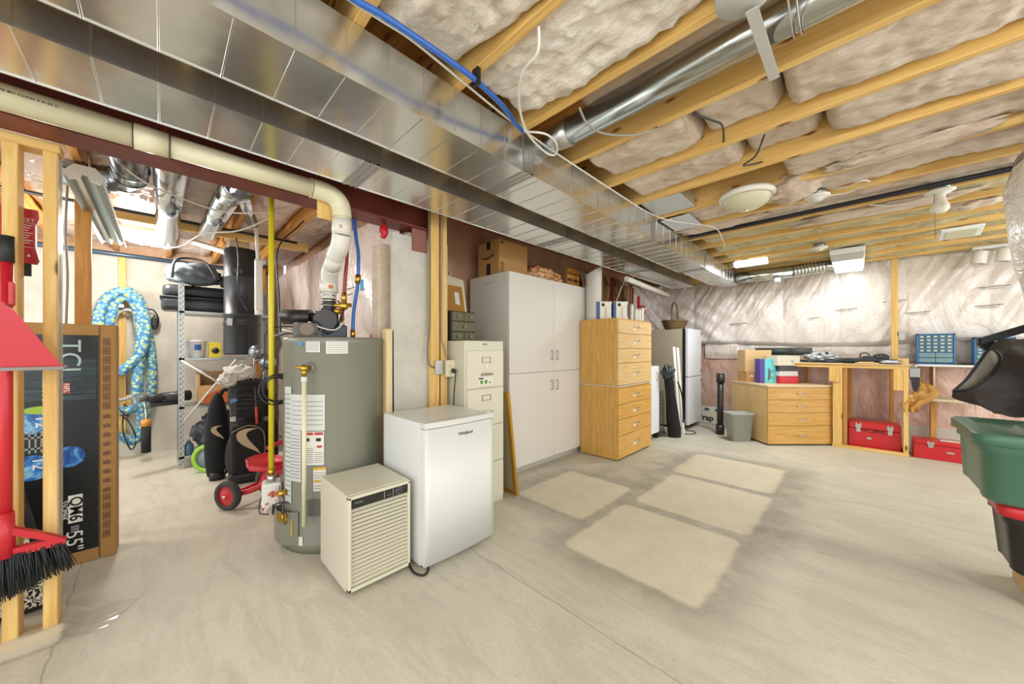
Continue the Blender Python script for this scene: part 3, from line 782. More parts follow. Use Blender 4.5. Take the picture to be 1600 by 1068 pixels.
# fire blanket pouch
t = thing('fire_blanket_pouch', 'red pouch with white lettering hanging behind the studs', 'pouch', (-2.60, -.46, 1.63))
bm = bm_new(); tprism(bm, [(-.54, 1.655), (-.535, 1.63), (-.39, 1.63), (-.383, 1.65), (-.392, 1.70), (-.392, 1.80), (-.383, 1.83), (-.386, 1.87), (-.54, 1.87)], .02, (-2.615, 0, 0), (0, 1, 0), (0, 0, 1)); mesh_obj('pouch_body', bm, mat('red_pouch', '#b3202c', .5), t)
textm('lettering', 'KET', .020, (-2.594, -.412, 1.82), (0, 1, 0), (0, 0, 1), WINK, t)
bm = bm_new()
for k in range(8): tbox(bm, -2.5945, -2.594, -.43, -.40 - .006 * (k % 3), 1.795 - k * .011, 1.7985 - k * .011)
for (a, b_, c_, d_) in ((-.44, -.392, 1.806, 1.8075), (-.44, -.392, 1.700, 1.7015), (-.3935, -.392, 1.70, 1.8075)): tbox(bm, -2.5945, -2.594, a, b_, c_, d_)
tprism(bm, [(-.005, 0), (.005, 0), (0, .012)], .0006, (-2.5945, -.41, 1.66), (0, 1, 0), (0, 0, 1))
mesh_obj('small_print', bm, WINK, t)
bm = bm_new(); tbox(bm, -2.615, -2.60, -.445, -.405, 1.575, 1.632, .003); mesh_obj('pull_tab', bm, BLACK, t)
cyl('hook', STEEL, t, (-2.57, -.44, 1.872), (-2.62, -.44, 1.872), .004, n=6)

# television carton
CENTERED = 1
t = thing('television_carton', 'tall brown cardboard television carton with a black printed face standing on end', 'box', (-3.3, -.61, 0))
CB = mat('cardboard_tv', '#a9814a', .8, var=.08, bscale=10)
box('carton_body', CB, t, -3.38, -3.222, -1.03, -.19, 0, 1.40, .006)
PR = mat('carton_print', '#0d1214', .35)
box('printed_panel', PR, t, -3.222, -3.219, -.96, -.262, .075, 1.335, 0)
PRL = NT('teal_sheen'); PRL.set(Roughness=.3); cc = PRL.coord((1, 1, 1))
PRL.color(PRL.ramp(PRL.noise(PRL.coord((1, 2, 40)), 3, 4), [(.35, hx('#0c1518')), (.7, hx('#2c4a4e'))]))
box('screen_sheen', PRL.m, t, -3.219, -3.218, -.96, -.272, .96, 1.20, 0)  # teal sheen of a reflection, painted as colour over the black screen area
DV = (0, 0, -1); RT = (0, 1, 0)
textm('brand_lettering', 'TCL', .115, (-3.217, -.372, 1.20), DV, RT, mat('teal_ink', '#a9c3c2', .5), t, sx=1.05)
textm('lettering', 'OFFICIEL DE LA NFL', .030, (-3.217, -.455, 1.02), DV, RT, WINK, t)
textm('lettering', 'QM6', .066, (-3.2165, -.348, .33), DV, RT, mat('dark_print', '#101214'), t, bold=.001)
box('white_badge', WINK, t, -3.219, -3.2172, -.375, -.322, .25, .41)
textm('lettering', '55"', .088, (-3.217, -.355, .145), DV, RT, WINK, t)
textm('lettering', '55QM6K', .030, (-3.217, -.388, .33), DV, RT, WINK, t)
bm = bm_new()
for k in range(3): tbox(bm, -3.219, -3.217, -.365, -.335, .195 + k * .014, .204 + k * .014)
for k in range(6): tbox(bm, -3.219, -3.217, -.42, -.412, .10 + k * .03, .118 + k * .03)
mesh_obj('small_print', bm, mat('grey_print', '#8d9290'), t)
# shield badge
sh = [(0, -.052), (.028, -.046), (.062, -.05), (.075, -.03), (.078, 0), (.075, .03), (.062, .05), (.028, .046), (0, .052), (-.045, .05), (-.06, .03), (-.062, 0), (-.06, -.03), (-.045, -.05)]
bm = bm_new(); tprism(bm, [(b_ * .8, a * .46) for a, b_ in sh], .0015, (-3.2195, -.370, 1.03), (0, 0, -1), (0, 1, 0)); mesh_obj('badge_shield', bm, WINK, t)
bm = bm_new(); tbox(bm, -3.219, -3.2172, -.394, -.368, 1.0, 1.06); mesh_obj('badge_field', bm, mat('red_print', '#b3383a'), t)
bm = bm_new(); tbox(bm, -3.219, -3.2172, -.365, -.343, 1.005, 1.055); mesh_obj('badge_field', bm, mat('navy_print', '#26303e'), t)
textm('badge_lettering', 'NFL', .030, (-3.2168, -.381, 1.03), DV, RT, WINK, t)
# printed players: blue helmets
def helm(y, z, r, name='printed_helmet'):
    bm = bm_new(); tprism(bm, [(r * cos(a) * (1 if cos(a) > 0 else .9), r * sin(a)) for a in [2 * pi * i / 28 for i in range(28)]], .0012, (-3.2195, y, z), (0, 1, 0), (0, 0, 1))
    H = NT('helmet_print'); H.color(H.ramp(H.noise(H.coord(), 14, 4, .6, 1), [(.35, hx('#123a86')), (.5, hx('#2f7fc4')), (.62, hx('#8fc2dc')), (.7, hx('#1b2a55'))])); H.set(Roughness=.35)
    return mesh_obj(name, bm, _M.setdefault('helm', H.m), t)
helm(-.372, .635, .060); helm(-.505, .86, .075); helm(-.50, .60, .07)
bm = bm_new()
for k in range(5):
    tbox(bm, -3.2185, -3.2168, -.53 + k * .02, -.523 + k * .02, .68, .80)
tbox(bm, -3.2185, -3.2168, -.53, -.44, .70, .71); tbox(bm, -3.2185, -3.2168, -.53, -.44, .76, .77)
mesh_obj('printed_facemask', bm, mat('grey_print', '#8d9290'), t)
bm = bm_new(); tprism(bm, [(.06 * cos(2 * pi * i / 20), .022 * sin(2 * pi * i / 20)) for i in range(20)], .0012, (-3.2182, -.47, .915), (0, 1, 0), (0, 0, 1)); mesh_obj('printed_stripe', bm, mat('lime_print', '#9ac03a'), t)
textm('lettering', '12', .07, (-3.2165, -.465, .85), DV, RT, WINK, t)
textm('lettering', '12', .07, (-3.2165, -.475, .62), DV, RT, WINK, t)
for k in range(22):
    bm = bm_new(); z = .12 + k * .055
    if 4 < k < 14: tbox(bm, -3.2205, -3.2195, -.245, -.215, z, z + .022); tbox(bm, -3.2205, -3.2196, -.232, -.228, z + .02, z + .03)
    else:
        for q in range(3): tbox(bm, -3.2205, -3.2195, -.245 + q * .011, -.239 + q * .011, z, z + .045)
        tbox(bm, -3.2205, -3.2196, -.245, -.217, z + .02, z + .024)
    mesh_obj('side_pictogram', bm, mat('brown_ink', '#6d4d28'), t)
bm = bm_new(); tbox(bm, -3.2225, -3.2212, -.262, -.255, .01, 1.39); mesh_obj('fold_line', bm, mat('brown_ink', '#6d4d28'), t)

# damask panel leaning in front of the carton
DM = NT('damask_cloth'); co_ = DM.coord((1, 1, 1)); v_ = DM.n('ShaderNodeTexWave', wave_type='RINGS', rings_direction='SPHERICAL'); v_.inputs['Scale'].default_value = 14; v_.inputs['Distortion'].default_value = 14; v_.inputs['Detail'].default_value = 1; v_.inputs['Detail Scale'].default_value = 3
DM.l(co_, v_.inputs['Vector']); DM.color(DM.ramp(v_.outputs['Fac'], [(.45, hx('#1a1917')), (.52, hx('#d6cfba'))])); DM.set(Roughness=.8)
t = thing('damask_board', 'black-edged board with cream and black swirl pattern leaning behind the studs', 'board', (-2.78, -.6, 0))
def dmf(bm, inset, th0, th1):
    P = [(-.352 - inset, .012 + inset), (-.456 - inset, .60 - inset), (-.95, .52 - inset), (-.85, .012 + inset)]
    tprism(bm, P, th1 - th0, (-2.80 + th0, 0, 0), (0, 1, 0), (0, 0, 1))
bm = bm_new(); dmf(bm, 0, 0, .03); mesh_obj('black_edge', bm, BLACK, t)
bm = bm_new(); dmf(bm, .022, .0305, .036); mesh_obj('patterned_face', bm, DM.m, t)

# ================================================================== LEFT ROOM
member('wall_stud', pined('z'), (-3.64, -3.60, -.395, -.325, 0, ZJ), 'single orange-brown stud standing behind the television carton', 'stud')
member('wall_stud', pine('z'), (-6.10, -6.06, -.345, -.285, .25, 2.36), 'pale stud fixed on the concrete wall behind the hose', 'stud')
member('wall_stud', pined('z'), (-6.05, -5.96, .93, 1.05, .0, ZJ), 'brown stud in the far corner behind the golf bag', 'stud')
member('nailing_block', pine('y'), (-6.10, -6.06, -.28, .0, .60, .72), 'short pine block on the concrete wall below the hose', 'wood block')
member('header_board', pine('y'), (-4.24, -4.2, -.3, 1.12, 2.30, 2.389), 'pine board fixed across the joists of the left room', 'board')
cyl('gas_line', mat('black_iron', '#22242a'), None, (-4.15, -.9, 2.36), (-4.15, 1.0, 2.36), .012); tag(bpy.data.objects['gas_line.001'], 'thin black pipe along the pine header board of the left room', 'pipe')
cyl('drain_pipe', mat('blue_grey_pipe', '#4d6070', .3, .3), None, (-6.04, -2.2, 2.345), (-6.04, 1.1, 2.345), .026); tag(bpy.data.objects['drain_pipe'], 'blue-grey pipe along the top of the left concrete wall', 'pipe')
cable('grey_cable', 'grey cable hanging down beside the orange-brown stud', [(-3.58, -.42, 2.3), (-3.6, -.43, 2.0), (-3.58, -.42, 1.7), (-3.59, -.43, 1.3)], .006, mat('grey_cable', '#8f8c84'))
# round ducts running away over the left room
t = thing('round_ceiling_duct', 'shiny round duct over the lit dome lamp in the left room', 'duct', (-3.5, .03, 2.33))
RD = m_galv('galv_bright', '#d3dbe0', .14, (14, 3, 14))
cyl('duct_pipe', RD, t, (-2.62, .04, 2.32), (-4.6, .04, 2.32), .075, n=40)
cyl('duct_elbow', RD, t, (-2.62, .04, 2.32), (-2.50, .04, 2.36), .088, n=40)
tube('flexible_end', RD, t, [(-4.58, .04, 2.32), (-4.8, .04, 2.30), (-5.0, .05, 2.33), (-5.15, .05, 2.4)], .06, 24)
t = thing('round_ceiling_duct', 'shiny round duct with a fork over the metal shelf', 'duct', (-3.4, .35, 2.33))
cyl('duct_pipe', RD, t, (-3.1, .33, 2.32), (-4.2, .30, 2.32), .07, n=36)
cyl('duct_elbow', RD, t, (-2.52, .42, 2.34), (-2.9, .36, 2.32), .08, .08, n=36)
cyl('duct_reducer', RD, t, (-2.88, .36, 2.32), (-3.12, .33, 2.32), .09, .072, n=36)
cyl('duct_branch', RD, t, (-2.95, .38, 2.32), (-3.7, .56, 2.33), .04, n=28)
t = thing('adjustable_elbow', 'segmented dark silver duct elbow beside the shop light', 'duct', (-3.45, -.12, 2.3))
bm = bm_new(); ttube(bm, [(-2.60, -.125, 2.325), (-3.05, -.125, 2.325), (-3.18, -.135, 2.325), (-3.29, -.17, 2.325), (-3.37, -.24, 2.325), (-3.40, -.33, 2.325), (-3.40, -.45, 2.325)], .078, 28, 1)
for p_, d_ in (((-3.05, -.125), (1, 0, 0)), ((-3.18, -.135), (1, .15, 0)), ((-3.29, -.17), (.8, .5, 0)), ((-3.37, -.24), (.45, .9, 0)), ((-3.40, -.33), (0, 1, 0))): tlathe(bm, [(.075, -.006), (.083, -.004), (.083, .004), (.075, .006)], (p_[0], p_[1], 2.325), 28, d_)
for f in bm.faces: f.smooth = True
mesh_obj('elbow_segments', bm, m_galv('galv_dark', '#8f9292', .22, (4, 4, 4)), t)
cable('white_cable', 'grey cable strung under the joists in front of the silver ducts', [(-2.75, -.26, 2.37), (-2.9, -.10, 2.23), (-3.1, .1, 2.225), (-3.2, .3, 2.23), (-3.1, .48, 2.24), (-3.2, .70, 2.37)], .005, WC)
cable('white_cable', 'grey cable hanging from joists towards the lit dome lamp', [(-4.7, -.06, 2.22), (-4.4, .12, 2.19), (-3.9, .25, 2.22), (-3.6, .46, 2.23), (-3.4, .68, 2.37)], .006, WC)

# garden hose bundle (blue/yellow cover)
HS = NT('hose_print'); hv = HS.n('ShaderNodeTexVoronoi'); hv.inputs['Scale'].default_value = 30; HS.l(HS.coord(), hv.inputs['Vector'])
HS.color(HS.ramp(hv.outputs['Distance'], [(.24, hx('#c9c95a')), (.34, hx('#b9d08f')), (.42, hx('#6aa6c0')), (.7, hx('#3f76a4'))])); HS.set(Roughness=.7)
t = thing('garden_hose', 'thick coiled hose in blue and yellow printed cover hanging on the concrete wall', 'hose', (-5.95, -.3, .2))
def hp(x, L): return [(x, y, z) for y, z in L]
for k, (x, L) in enumerate(((-5.94, [(-.49, .95), (-.505, 1.29), (-.485, 1.64), (-.40, 1.86), (-.25, 1.92), (-.15, 1.74), (-.12, 1.37), (-.20, 1.15), (-.34, 1.0), (-.47, .92)]),
                            (-5.90, [(-.42, 1.1), (-.41, 1.55), (-.33, 1.83), (-.22, 1.80), (-.16, 1.55), (-.17, 1.2), (-.19, .78), (-.15, .42), (-.21, .21), (-.31, .26), (-.38, .30)]),
                            (-5.98, [(-.16, 1.70), (-.10, 1.37), (-.075, 1.0), (-.09, .70), (-.14, .42), (-.17, .25)]),
                            (-5.86, [(-.33, .98), (-.25, 1.08), (-.17, 1.2), (-.13, 1.4), (-.13, 1.6), (-.20, 1.82), (-.32, 1.90), (-.44, 1.76), (-.48, 1.5), (-.47, 1.2)]),
                            (-5.88, [(-.47, .78), (-.36, .60), (-.27, .56), (-.20, .60)]))):
    tube('hose_strand', HS.m, t, hp(x, L), .045 if k != 1 else .048, 16, 8)
tube('inner_tube', mat('grey_hose', '#a9a8a6', .4), t, hp(-5.93, [(-.38, 1.45), (-.36, 1.62), (-.30, 1.70), (-.22, 1.68), (-.2, 1.5)]), .018)
tube('inner_tube', mat('grey_hose', '#a9a8a6'), t, hp(-5.93, [(-.45, .74), (-.36, .68), (-.26, .70), (-.19, .76)]), .02)
bm = bm_new(); tbox(bm, -6.06, -5.86, -.33, -.29, 1.72, 1.76, .004); mesh_obj('hanger', bm, STEEL, t)
t = thing('cable_tangle', 'black plug and cord tangle hooked at the right side of the hose', 'cord', (-6.0, -.06, 1.5))
tube('cord', BLACK, t, [(-6.02, -.11, 1.73), (-5.98, -.06, 1.72), (-5.98, -.02, 1.62), (-6.0, -.04, 1.5), (-5.98, -.09, 1.55), (-5.98, -.05, 1.66)], .008)
bm = bm_new(); tbox(bm, -6.05, -5.97, -.08, -.03, 1.52, 1.64, .01); mesh_obj('plug', bm, BLACK, t)
t = thing('cable_tangle', 'black cords hanging below the hose near the floor', 'cord', (-6.0, -.28, .25))
tube('cord', BLACK, t, [(-6.05, -.3, .55), (-5.85, -.3, .35), (-5.85, -.24, .12), (-5.86, -.2, .22), (-5.86, -.25, .42), (-6.05, -.33, .5)], .007)
tube('cord', BLACK, t, [(-6.05, -.38, .8), (-5.85, -.33, .6), (-5.85, -.26, .5), (-6.05, -.3, .62)], .007)
# black cylinder with an orange cap
t = thing('insulated_bottle', 'black cylinder with an orange cap hanging low on the left wall', 'canister', (-5.62, -.115, .1))
cyl('body', mat('black_knit', '#1d1f20', .8, bump=.4, bscale=60), t, (-5.62, -.116, .11), (-5.62, -.116, .40), .04, n=28)
cyl('cap', mat('orange_cap', '#c7882a', .4), t, (-5.62, -.116, .40), (-5.62, -.116, .475), .042, n=28)
tube('cord', WC, t, [(-5.62, -.116, .475), (-5.64, -.12, .56), (-5.9, -.14, .66), (-6.06, -.14, .68)], .006)

# metal shelf unit
SH = m_galv('galv_shelf', '#b7bbb9', .35, (6, 6, 6))
t = thing('metal_shelf', 'grey perforated steel shelving unit with cross braces', 'shelf', (-5.2, .5, 0))
for (x, y) in ((-5.02, .13), (-5.42, .13), (-5.02, .95), (-5.42, .95)):
    sx_ = 1 if x > -5.2 else -1; sy_ = 1 if y < .5 else -1
    bm = bm_new(); tbox(bm, x - .002, x + .002, min(y, y + .045 * sy_), max(y, y + .045 * sy_), 0, 1.96)
    tbox(bm, min(x, x - .04 * sx_), max(x, x - .04 * sx_), y - .002, y + .002, 0, 1.96); u_ = mesh_obj('upright', bm, SH, t)
    bm = bm_new()
    for k in range(34):
        z = .04 + k * .056
        tbox(bm, x + .002, x + .0028, min(y + .012 * sy_, y + .019 * sy_), max(y + .012 * sy_, y + .019 * sy_), z, z + .022)
        tbox(bm, x + .002, x + .0028, min(y + .030 * sy_, y + .036 * sy_), max(y + .030 * sy_, y + .036 * sy_), z + .026, z + .04)
    mesh_obj('slot_holes', bm, mat('slot_dark', '#3c3f40', .8), u_)
for z in (.134, .655, 1.165, 1.66):
    bm = bm_new(); tbox(bm, -5.42, -5.018, .13, .95, z - .03, z, .003); mesh_obj('shelf_board', bm, SH, t)
for (a, b_) in (((-5.445, .15, .66), (-5.445, .93, 1.12)), ((-5.445, .15, 1.12), (-5.445, .93, .66))):
    cyl('back_brace', SH, t, a, b_, .011, n=6)
cyl('cross_brace', mat('brace_white', '#cfd0cc', .4), t, (-5.0, .15, 1.14), (-5.0, .55, .80), .010, n=6); cyl('cross_brace', mat('brace_white', '#cfd0cc'), t, (-5.0, .17, .50), (-5.0, .60, 1.14), .010, n=6)

# shelf contents
t = thing('hard_case', 'black hard plastic car-top case on the top shelf', 'case', (-5.2, .35, 1.66))
bm = bm_new(); tbox(bm, -5.375, -5.065, .0, .62, 1.665, 1.80, .04, 3); mesh_obj('lower_shell', bm, mat('case_black', '#26292c', .28), t)
bm = bm_new(); tbox(bm, -5.377, -5.063, -.01, .63, 1.79, 1.815, .01); mesh_obj('rim', bm, mat('case_black', '#26292c'), t)
bm = bm_new(); tbox(bm, -5.37, -5.07, .01, .61, 1.812, 1.94, .05, 3); mesh_obj('lid', bm, mat('case_black', '#26292c'), t)
t = thing('duffel_bag', 'dark grey duffel bag lying on the black hard case', 'bag', (-5.15, .28, 1.94))
GF = mat('grey_nylon', '#5d666c', .7, bump=.5, bscale=14, var=.2)
bm = bm_new(); vs2 = tblob(bm, (-5.1, .25, 2.06), (.20, .22, .12), .25, 2.2, 3, 4, .95); mesh_obj('bag_body', bm, GF, t)
tube('strap', GREYL, t, [(-4.92, .08, 1.98), (-4.88, .10, 2.14), (-4.95, .2, 2.20), (-4.93, .34, 2.17), (-4.9, .42, 2.0)], .012)
t = thing('duffel_bag', 'smaller dark bag beside the black canister on the top shelf', 'bag', (-5.1, .56, 1.94))
bm = bm_new(); tblob(bm, (-5.1, .56, 2.02), (.14, .10, .085), .2, 2.2, 6, 4, .95); mesh_obj('bag_body', bm, mat('dark_nylon', '#33393d', .7, bump=.4, bscale=20), t)
t = thing('plastic_pail', 'white plastic pail with a blue label on the upper shelf', 'bucket', (-5.12, .27, 1.165))
bm = bm_new(); tlathe(bm, [(0, 0), (.073, 0), (.088, .17), (.094, .17), (.094, .185), (.086, .185), (.07, .006), (0, .006)], (-5.12, .27, 1.166), 36); mesh_obj('pail_body', bm, mat('pail_white', '#dfe3e6', .35), t)
bm = bm_new()
for i in range(8):
    a = -.2 + i * .08
    tprism(bm, [(0, 0), (.0078, 0), (.0078, .06), (0, .06)], .001, (-5.12 + .084 * cos(a), .27 + .084 * sin(a), 1.245), (-sin(a), cos(a), 0), (0, 0, 1))
mesh_obj('label', bm, mat('blue_label', '#3157a0', .5), t)
t = thing('yellow_carton', 'small yellow box with a round dark picture on the upper shelf', 'box', (-5.09, .43, 1.165))
box('carton_body', mat('yellow_card', '#d8c02e', .5), t, -5.15, -5.04, .375, .475, 1.166, 1.33, .002)
bm = bm_new(); tlathe(bm, [(0, .0), (.033, 0), (.033, .002), (0, .002)], (-5.04, .425, 1.24), 24, (1, 0, 0)); mesh_obj('printed_picture', bm, mat('dark_print', '#101214'), t)
t = thing('cardboard_box', 'open brown box holding an orange bag on the middle shelf', 'box', (-5.2, .45, .655))
bm = bm_new(); tbox(bm, -5.38, -5.06, .28, .30, .657, .98); tbox(bm, -5.38, -5.06, .68, .70, .657, .95); tbox(bm, -5.39, -5.38, .28, .70, .657, 1.0); tbox(bm, -5.07, -5.06, .30, .68, .657, .86); tbox(bm, -5.38, -5.06, .28, .70, .657, .665); mesh_obj('carton_body', bm, CARDL, t)
bm = bm_new(); tprism(bm, [(0, 0), (.32, 0), (.30, .10), (.22, .17), (.1, .13), (.02, .08)], .05, (-5.05, .32, .665), (0, 1, 0), (0, 0, 1))
tag(mesh_obj('orange_bag', bm, mat('orange_bag', '#c9682c', .6, bump=.4, bscale=20)), 'orange folded bag standing in the open brown box', 'bag')
box('red_tin', RED, None, -5.20, -5.1, .47, .56, .87, .99, .006); tag(bpy.data.objects['red_tin'], 'small red tin inside the brown box on the middle shelf', 'tin')
t = thing('leaf_blower', 'black and grey power tool sticking out of the middle shelf to the left', 'power tool', (-5.1, .05, .70))
BT = mat('tool_dark', '#2c3134', .45)
cyl('motor_housing', BT, t, (-5.13, .22, .76), (-5.06, .0, .76), .055, .05, n=24); cyl('nozzle', BT, t, (-5.06, .02, .76), (-5.0, -.12, .77), .045, .034, n=24)
cyl('nozzle', mat('tool_grey', '#62686b', .4), t, (-5.0, -.11, .77), (-4.98, -.16, .772), .036, .036, n=24)
cyl('lower_barrel', BT, t, (-5.10, .16, .70), (-5.02, -.08, .70), .026, n=16)
tube('wires', mat('grey_cable', '#8f8c84'), t, [(-5.0, -.10, .80), (-4.99, -.17, .82), (-4.98, -.2, .74), (-5.0, -.14, .68), (-5.02, -.05, .67)], .006)
t = thing('trash_bag', 'shiny dark crumpled plastic bag on the bottom shelf', 'bag', (-5.15, .42, .134))
bm = bm_new(); tblob(bm, (-5.15, .45, .34), (.15, .20, .205), .35, 2.5, 9, 4, .95); mesh_obj('bag_body', bm, mat('bag_dark', '#3a3d44', .25, bump=.9, bscale=16), t)
t = thing('blue_bottle', 'small bluish bottle at the front of the bottom shelf', 'bottle', (-5.06, .205, .134))
bm = bm_new(); tlathe(bm, [(0, 0), (.035, 0), (.038, .02), (.038, .10), (.018, .13), (.014, .15), (0, .15)], (-5.06, .21, .136), 24); mesh_obj('bottle_body', bm, mat('blue_gel', '#48698a', .2), t)
cyl('cap', WHPVC, t, (-5.06, .21, .286), (-5.06, .21, .31), .016)

# central vacuum canister
t = thing('central_vacuum', 'tall black cylindrical central vacuum canister hanging in front of the shelf', 'vacuum', (-4.56, .60, 1.21))
CV = mat('vac_black', '#24282b', .35, bump=.15, bscale=90)
c0 = (-4.56, .60, 0)
bm = bm_new(); tlathe(bm, [(0, 1.20), (.148, 1.20), (.155, 1.22), (.155, 1.50), (.16, 1.505), (.16, 1.525), (.155, 1.53)], c0, 48); mesh_obj('dirt_bucket', bm, CV, t)
bm = bm_new(); tlathe(bm, [(.152, 1.53), (.152, 1.59), (.159, 1.595), (.159, 1.615), (.152, 1.62), (.152, 1.98), (.156, 1.985), (.156, 1.992), (.152, 2.0), (.152, 2.26), (.14, 2.28), (0, 2.285)], c0, 48); mesh_obj('motor_housing', bm, CV, t)
box('latch', STEEL, t, -4.43, -4.41, .46, .50, 1.49, 1.56); box('name_plate', mat('plate_grey', '#4a5054', .3), t, -4.415, -4.405, .52, .58, 2.02, 2.06)
box('wall_bracket', STEEL, t, -4.70, -4.42, .48, .64, 2.28, ZJ)
tube('intake_pipe', WHPVC, t, [(-4.90, .24, 2.37), (-4.75, .40, 2.30), (-4.5, .66, 2.19), (-4.38, .75, 2.16)], .03, 20)
# hanging white pipe beside it
t = thing('vacuum_wand', 'long pale grey plastic wand hanging vertically right of the black canister', 'pipe', (-4.05, .655, 1.6))
bm = bm_new(); tbox(bm, -4.075, -4.02, .625, .685, 1.62, 2.10, .012, 3); mesh_obj('wand_body', bm, WHPVC, t)
cyl('suspension_pipe', WHPVC, t, (-4.05, .65, 2.09), (-4.05, .63, 2.60), .015)
cyl('tip', WHPVC, t, (-4.045, .655, 1.58), (-4.045, .655, 1.63), .032, .028)
cable('black_cable', 'black cord hanging in front of the black canister', [(-4.15, .50, 2.30), (-4.18, .52, 2.1), (-4.14, .51, 1.9), (-4.17, .53, 1.75), (-4.1, .58, 1.62)], .006, BLACK)
cable('black_cable', 'black cord hanging behind the yellow gas pipe', [(-3.5, .90, 2.40), (-3.5, .85, 2.33), (-3.5, .70, 2.1), (-3.45, .70, 1.7), (-3.4, .70, 1.40)], .006, BLACK)

# ---- golf bags and cart
def swoosh(c, s, u, v, parent, m):
    P = [((a - 312) / 95, (648 - b_) / 95) for a, b_ in ((340, 603), (318, 599), (300, 600), (284, 607), (277, 620), (281, 638), (293, 655), (312, 670), (332, 683), (348, 697), (341, 680), (325, 658), (312, 638), (306, 622), (310, 612), (322, 606))]
    bm = bm_new(); tprism(bm, [(a * s, b_ * s) for a, b_ in P], .003, c, u, v); return mesh_obj('swoosh_logo', bm, m, parent)
# the bags face the camera side
nb = Vector((4.28, -.61, 0)).normalized(); ub = Vector((-nb.y, nb.x, 0)); vb = Vector((0, 0, 1))
t = thing('golf_bag', 'black golf bag with clubs, a towel and a pale hook logo', 'golf bag', (-4.22, .60, 0))
c = Vector((-4.22, .60, 0))
bm = bm_new()
def bagring(u, v):
    a = 2 * pi * u; z = .09 + .86 * v; rx = .16 - .03 * v + .02 * sin(v * 9); ry = .17 - .015 * v + .03 * (v > .75)
    r = 1 + .05 * noise.noise(Vector((cos(a) * 2, sin(a) * 2, z * 7)))
    return c + nb * (ry * cos(a) * r) + ub * (rx * sin(a) * r) + vb * z
tgrid(bm, bagring, 40, 30); mesh_obj('bag_body', bm, BLACKF, t)
def pocket(name, du, dz0, dz1, wd, th, m=BLACKF, bev=.04):
    bm = bm_new(); tbox(bm, -wd, wd, 0, th, dz0, dz1, bev, 3)
    M = Matrix(((ub.x, nb.x, 0, c.x + ub.x * du), (ub.y, nb.y, 0, c.y + ub.y * du), (0, 0, 1, 0), (0, 0, 0, 1)))
    bmesh.ops.transform(bm, matrix=M, verts=bm.verts); return mesh_obj(name, bm, m, t)
pocket('front_pocket', .0, .12, .56, .13, .22); pocket('upper_pocket', .01, .60, .88, .115, .20); pocket('side_pocket', .17, .15, .55, .07, .12); pocket('side_pocket', .14, .60, .86, .06, .12)
pocket('base', 0, .0, .10, .15, .16, BLACK, .03)
def on(du, dn, z): return c + ub * du + nb * dn + vb * z
zp = mat('khaki_piping', '#9a8b66', .6)
tube('zip_piping', zp, t, [on(-.12, .222, .50), on(.0, .226, .55), on(.10, .222, .50), on(.125, .21, .40), on(.125, .2, .25)], .004, 6)
for k in range(4): tube('ball_holder_seam', mat('grey_seam', '#44484c', .6), t, [on(-.1, .196, .82 - k * .035), on(.0, .204, .83 - k * .04), on(.1, .196, .79 - k * .03)], .003, 6)
swoosh(on(.0, .223, .40), .24, tuple(ub), (0, 0, 1), t, mat('tan_logo', '#b9a586', .5))
textm('lettering', 'NIKE', .03, on(-.06, .224, .62), tuple(ub), (0, 0, 1), mat('grey_seam', '#44484c'), t)
box('tee_tag', mat('white_tag', '#c9c9c4', .5), t, *(lambda p: (p.x - .005, p.x + .005, p.y - .02, p.y + .02, p.z - .02, p.z + .02))(on(-.11, .215, .62)))
tube('red_marker', mat('red_marker', '#c83a24', .4), t, [on(.06, .23, .72), on(.065, .235, .56)], .010, 10)
tube('clip_strap', GREYL, t, [on(.05, .215, .90), on(.055, .225, .8), on(.06, .23, .70)], .006, 6)
bm = bm_new(); tprism(bm, [(0, 0), (.05, .02), (.045, .05), (.0, .04)], .004, on(-.13, .21, .76), tuple(ub), (0, 0, 1)); mesh_obj('small_flag', bm, mat('blue_flag', '#5a7fb5', .5), t)
tube('rim', BLACK, t, [on(.16 * cos(a), .17 * sin(a), .95) for a in [2 * pi * i / 16 for i in range(17)]], .014, 8, 2)
# clubs
def club(du, dn, lean, zt, kind, label):
    q = thing('golf_club', label, 'golf club', on(du, dn, .5))
    a = on(du * .4, dn * .4, .35); b_ = on(du + lean, dn, zt)
    cyl('shaft', STEEL, q, a, b_, .006, n=8)
    bm = bm_new()
    if kind == 'wood':
        tblob(bm, b_ + ub * .02 + vb * .03 + nb * .03, (.08, .07, .07), .05, 1.5, 1, 3)
        mesh_obj('club_head', bm, mat('club_grey', '#8a9299', .22, .7), q)
        bm = bm_new(); tblob(bm, b_ + ub * .02 + vb * .02 + nb * .075, (.02, .035, .035), .02, 1, 1, 2); mesh_obj('sole_plate', bm, mat('club_dark', '#23272b', .3), q)
    else:
        tprism(bm, [(-.035, -.01), (.03, -.015), (.045, .03), (.03, .05), (-.02, .02)], .02, b_, tuple(ub), (0, 0, 1)); mesh_obj('club_head', bm, STEEL, q)
    return q
club(.02, .06, .03, 1.20, 'wood', 'golf driver with a big grey head at the top of the bag')
club(.09, .10, .04, 1.10, 'wood', 'golf wood with grey head, lower right in the bag')
club(-.07, .08, -.05, 1.02, 'iron', 'steel golf iron sticking out left of the towel')
club(.0, .12, .0, 1.0, 'iron', 'steel golf iron in the middle in front of the towel')
bm = bm_new(); tblob(bm, on(-.06, .08, 1.03), (.11, .12, .07), .4, 2.4, 11, 4); tblob(bm, on(-.14, .12, .98), (.08, .08, .06), .4, 2.8, 14, 4)
tag(mesh_obj('golf_towel', bm, mat('towel_white', '#c9c8bf', .9, bump=.8, bscale=30)), 'crumpled off-white towel lying over the golf clubs', 'towel')
t = thing('golf_bag', 'slim black golf bag with a small pale hook logo left of the big one', 'golf bag', (-4.43, .40, 0))
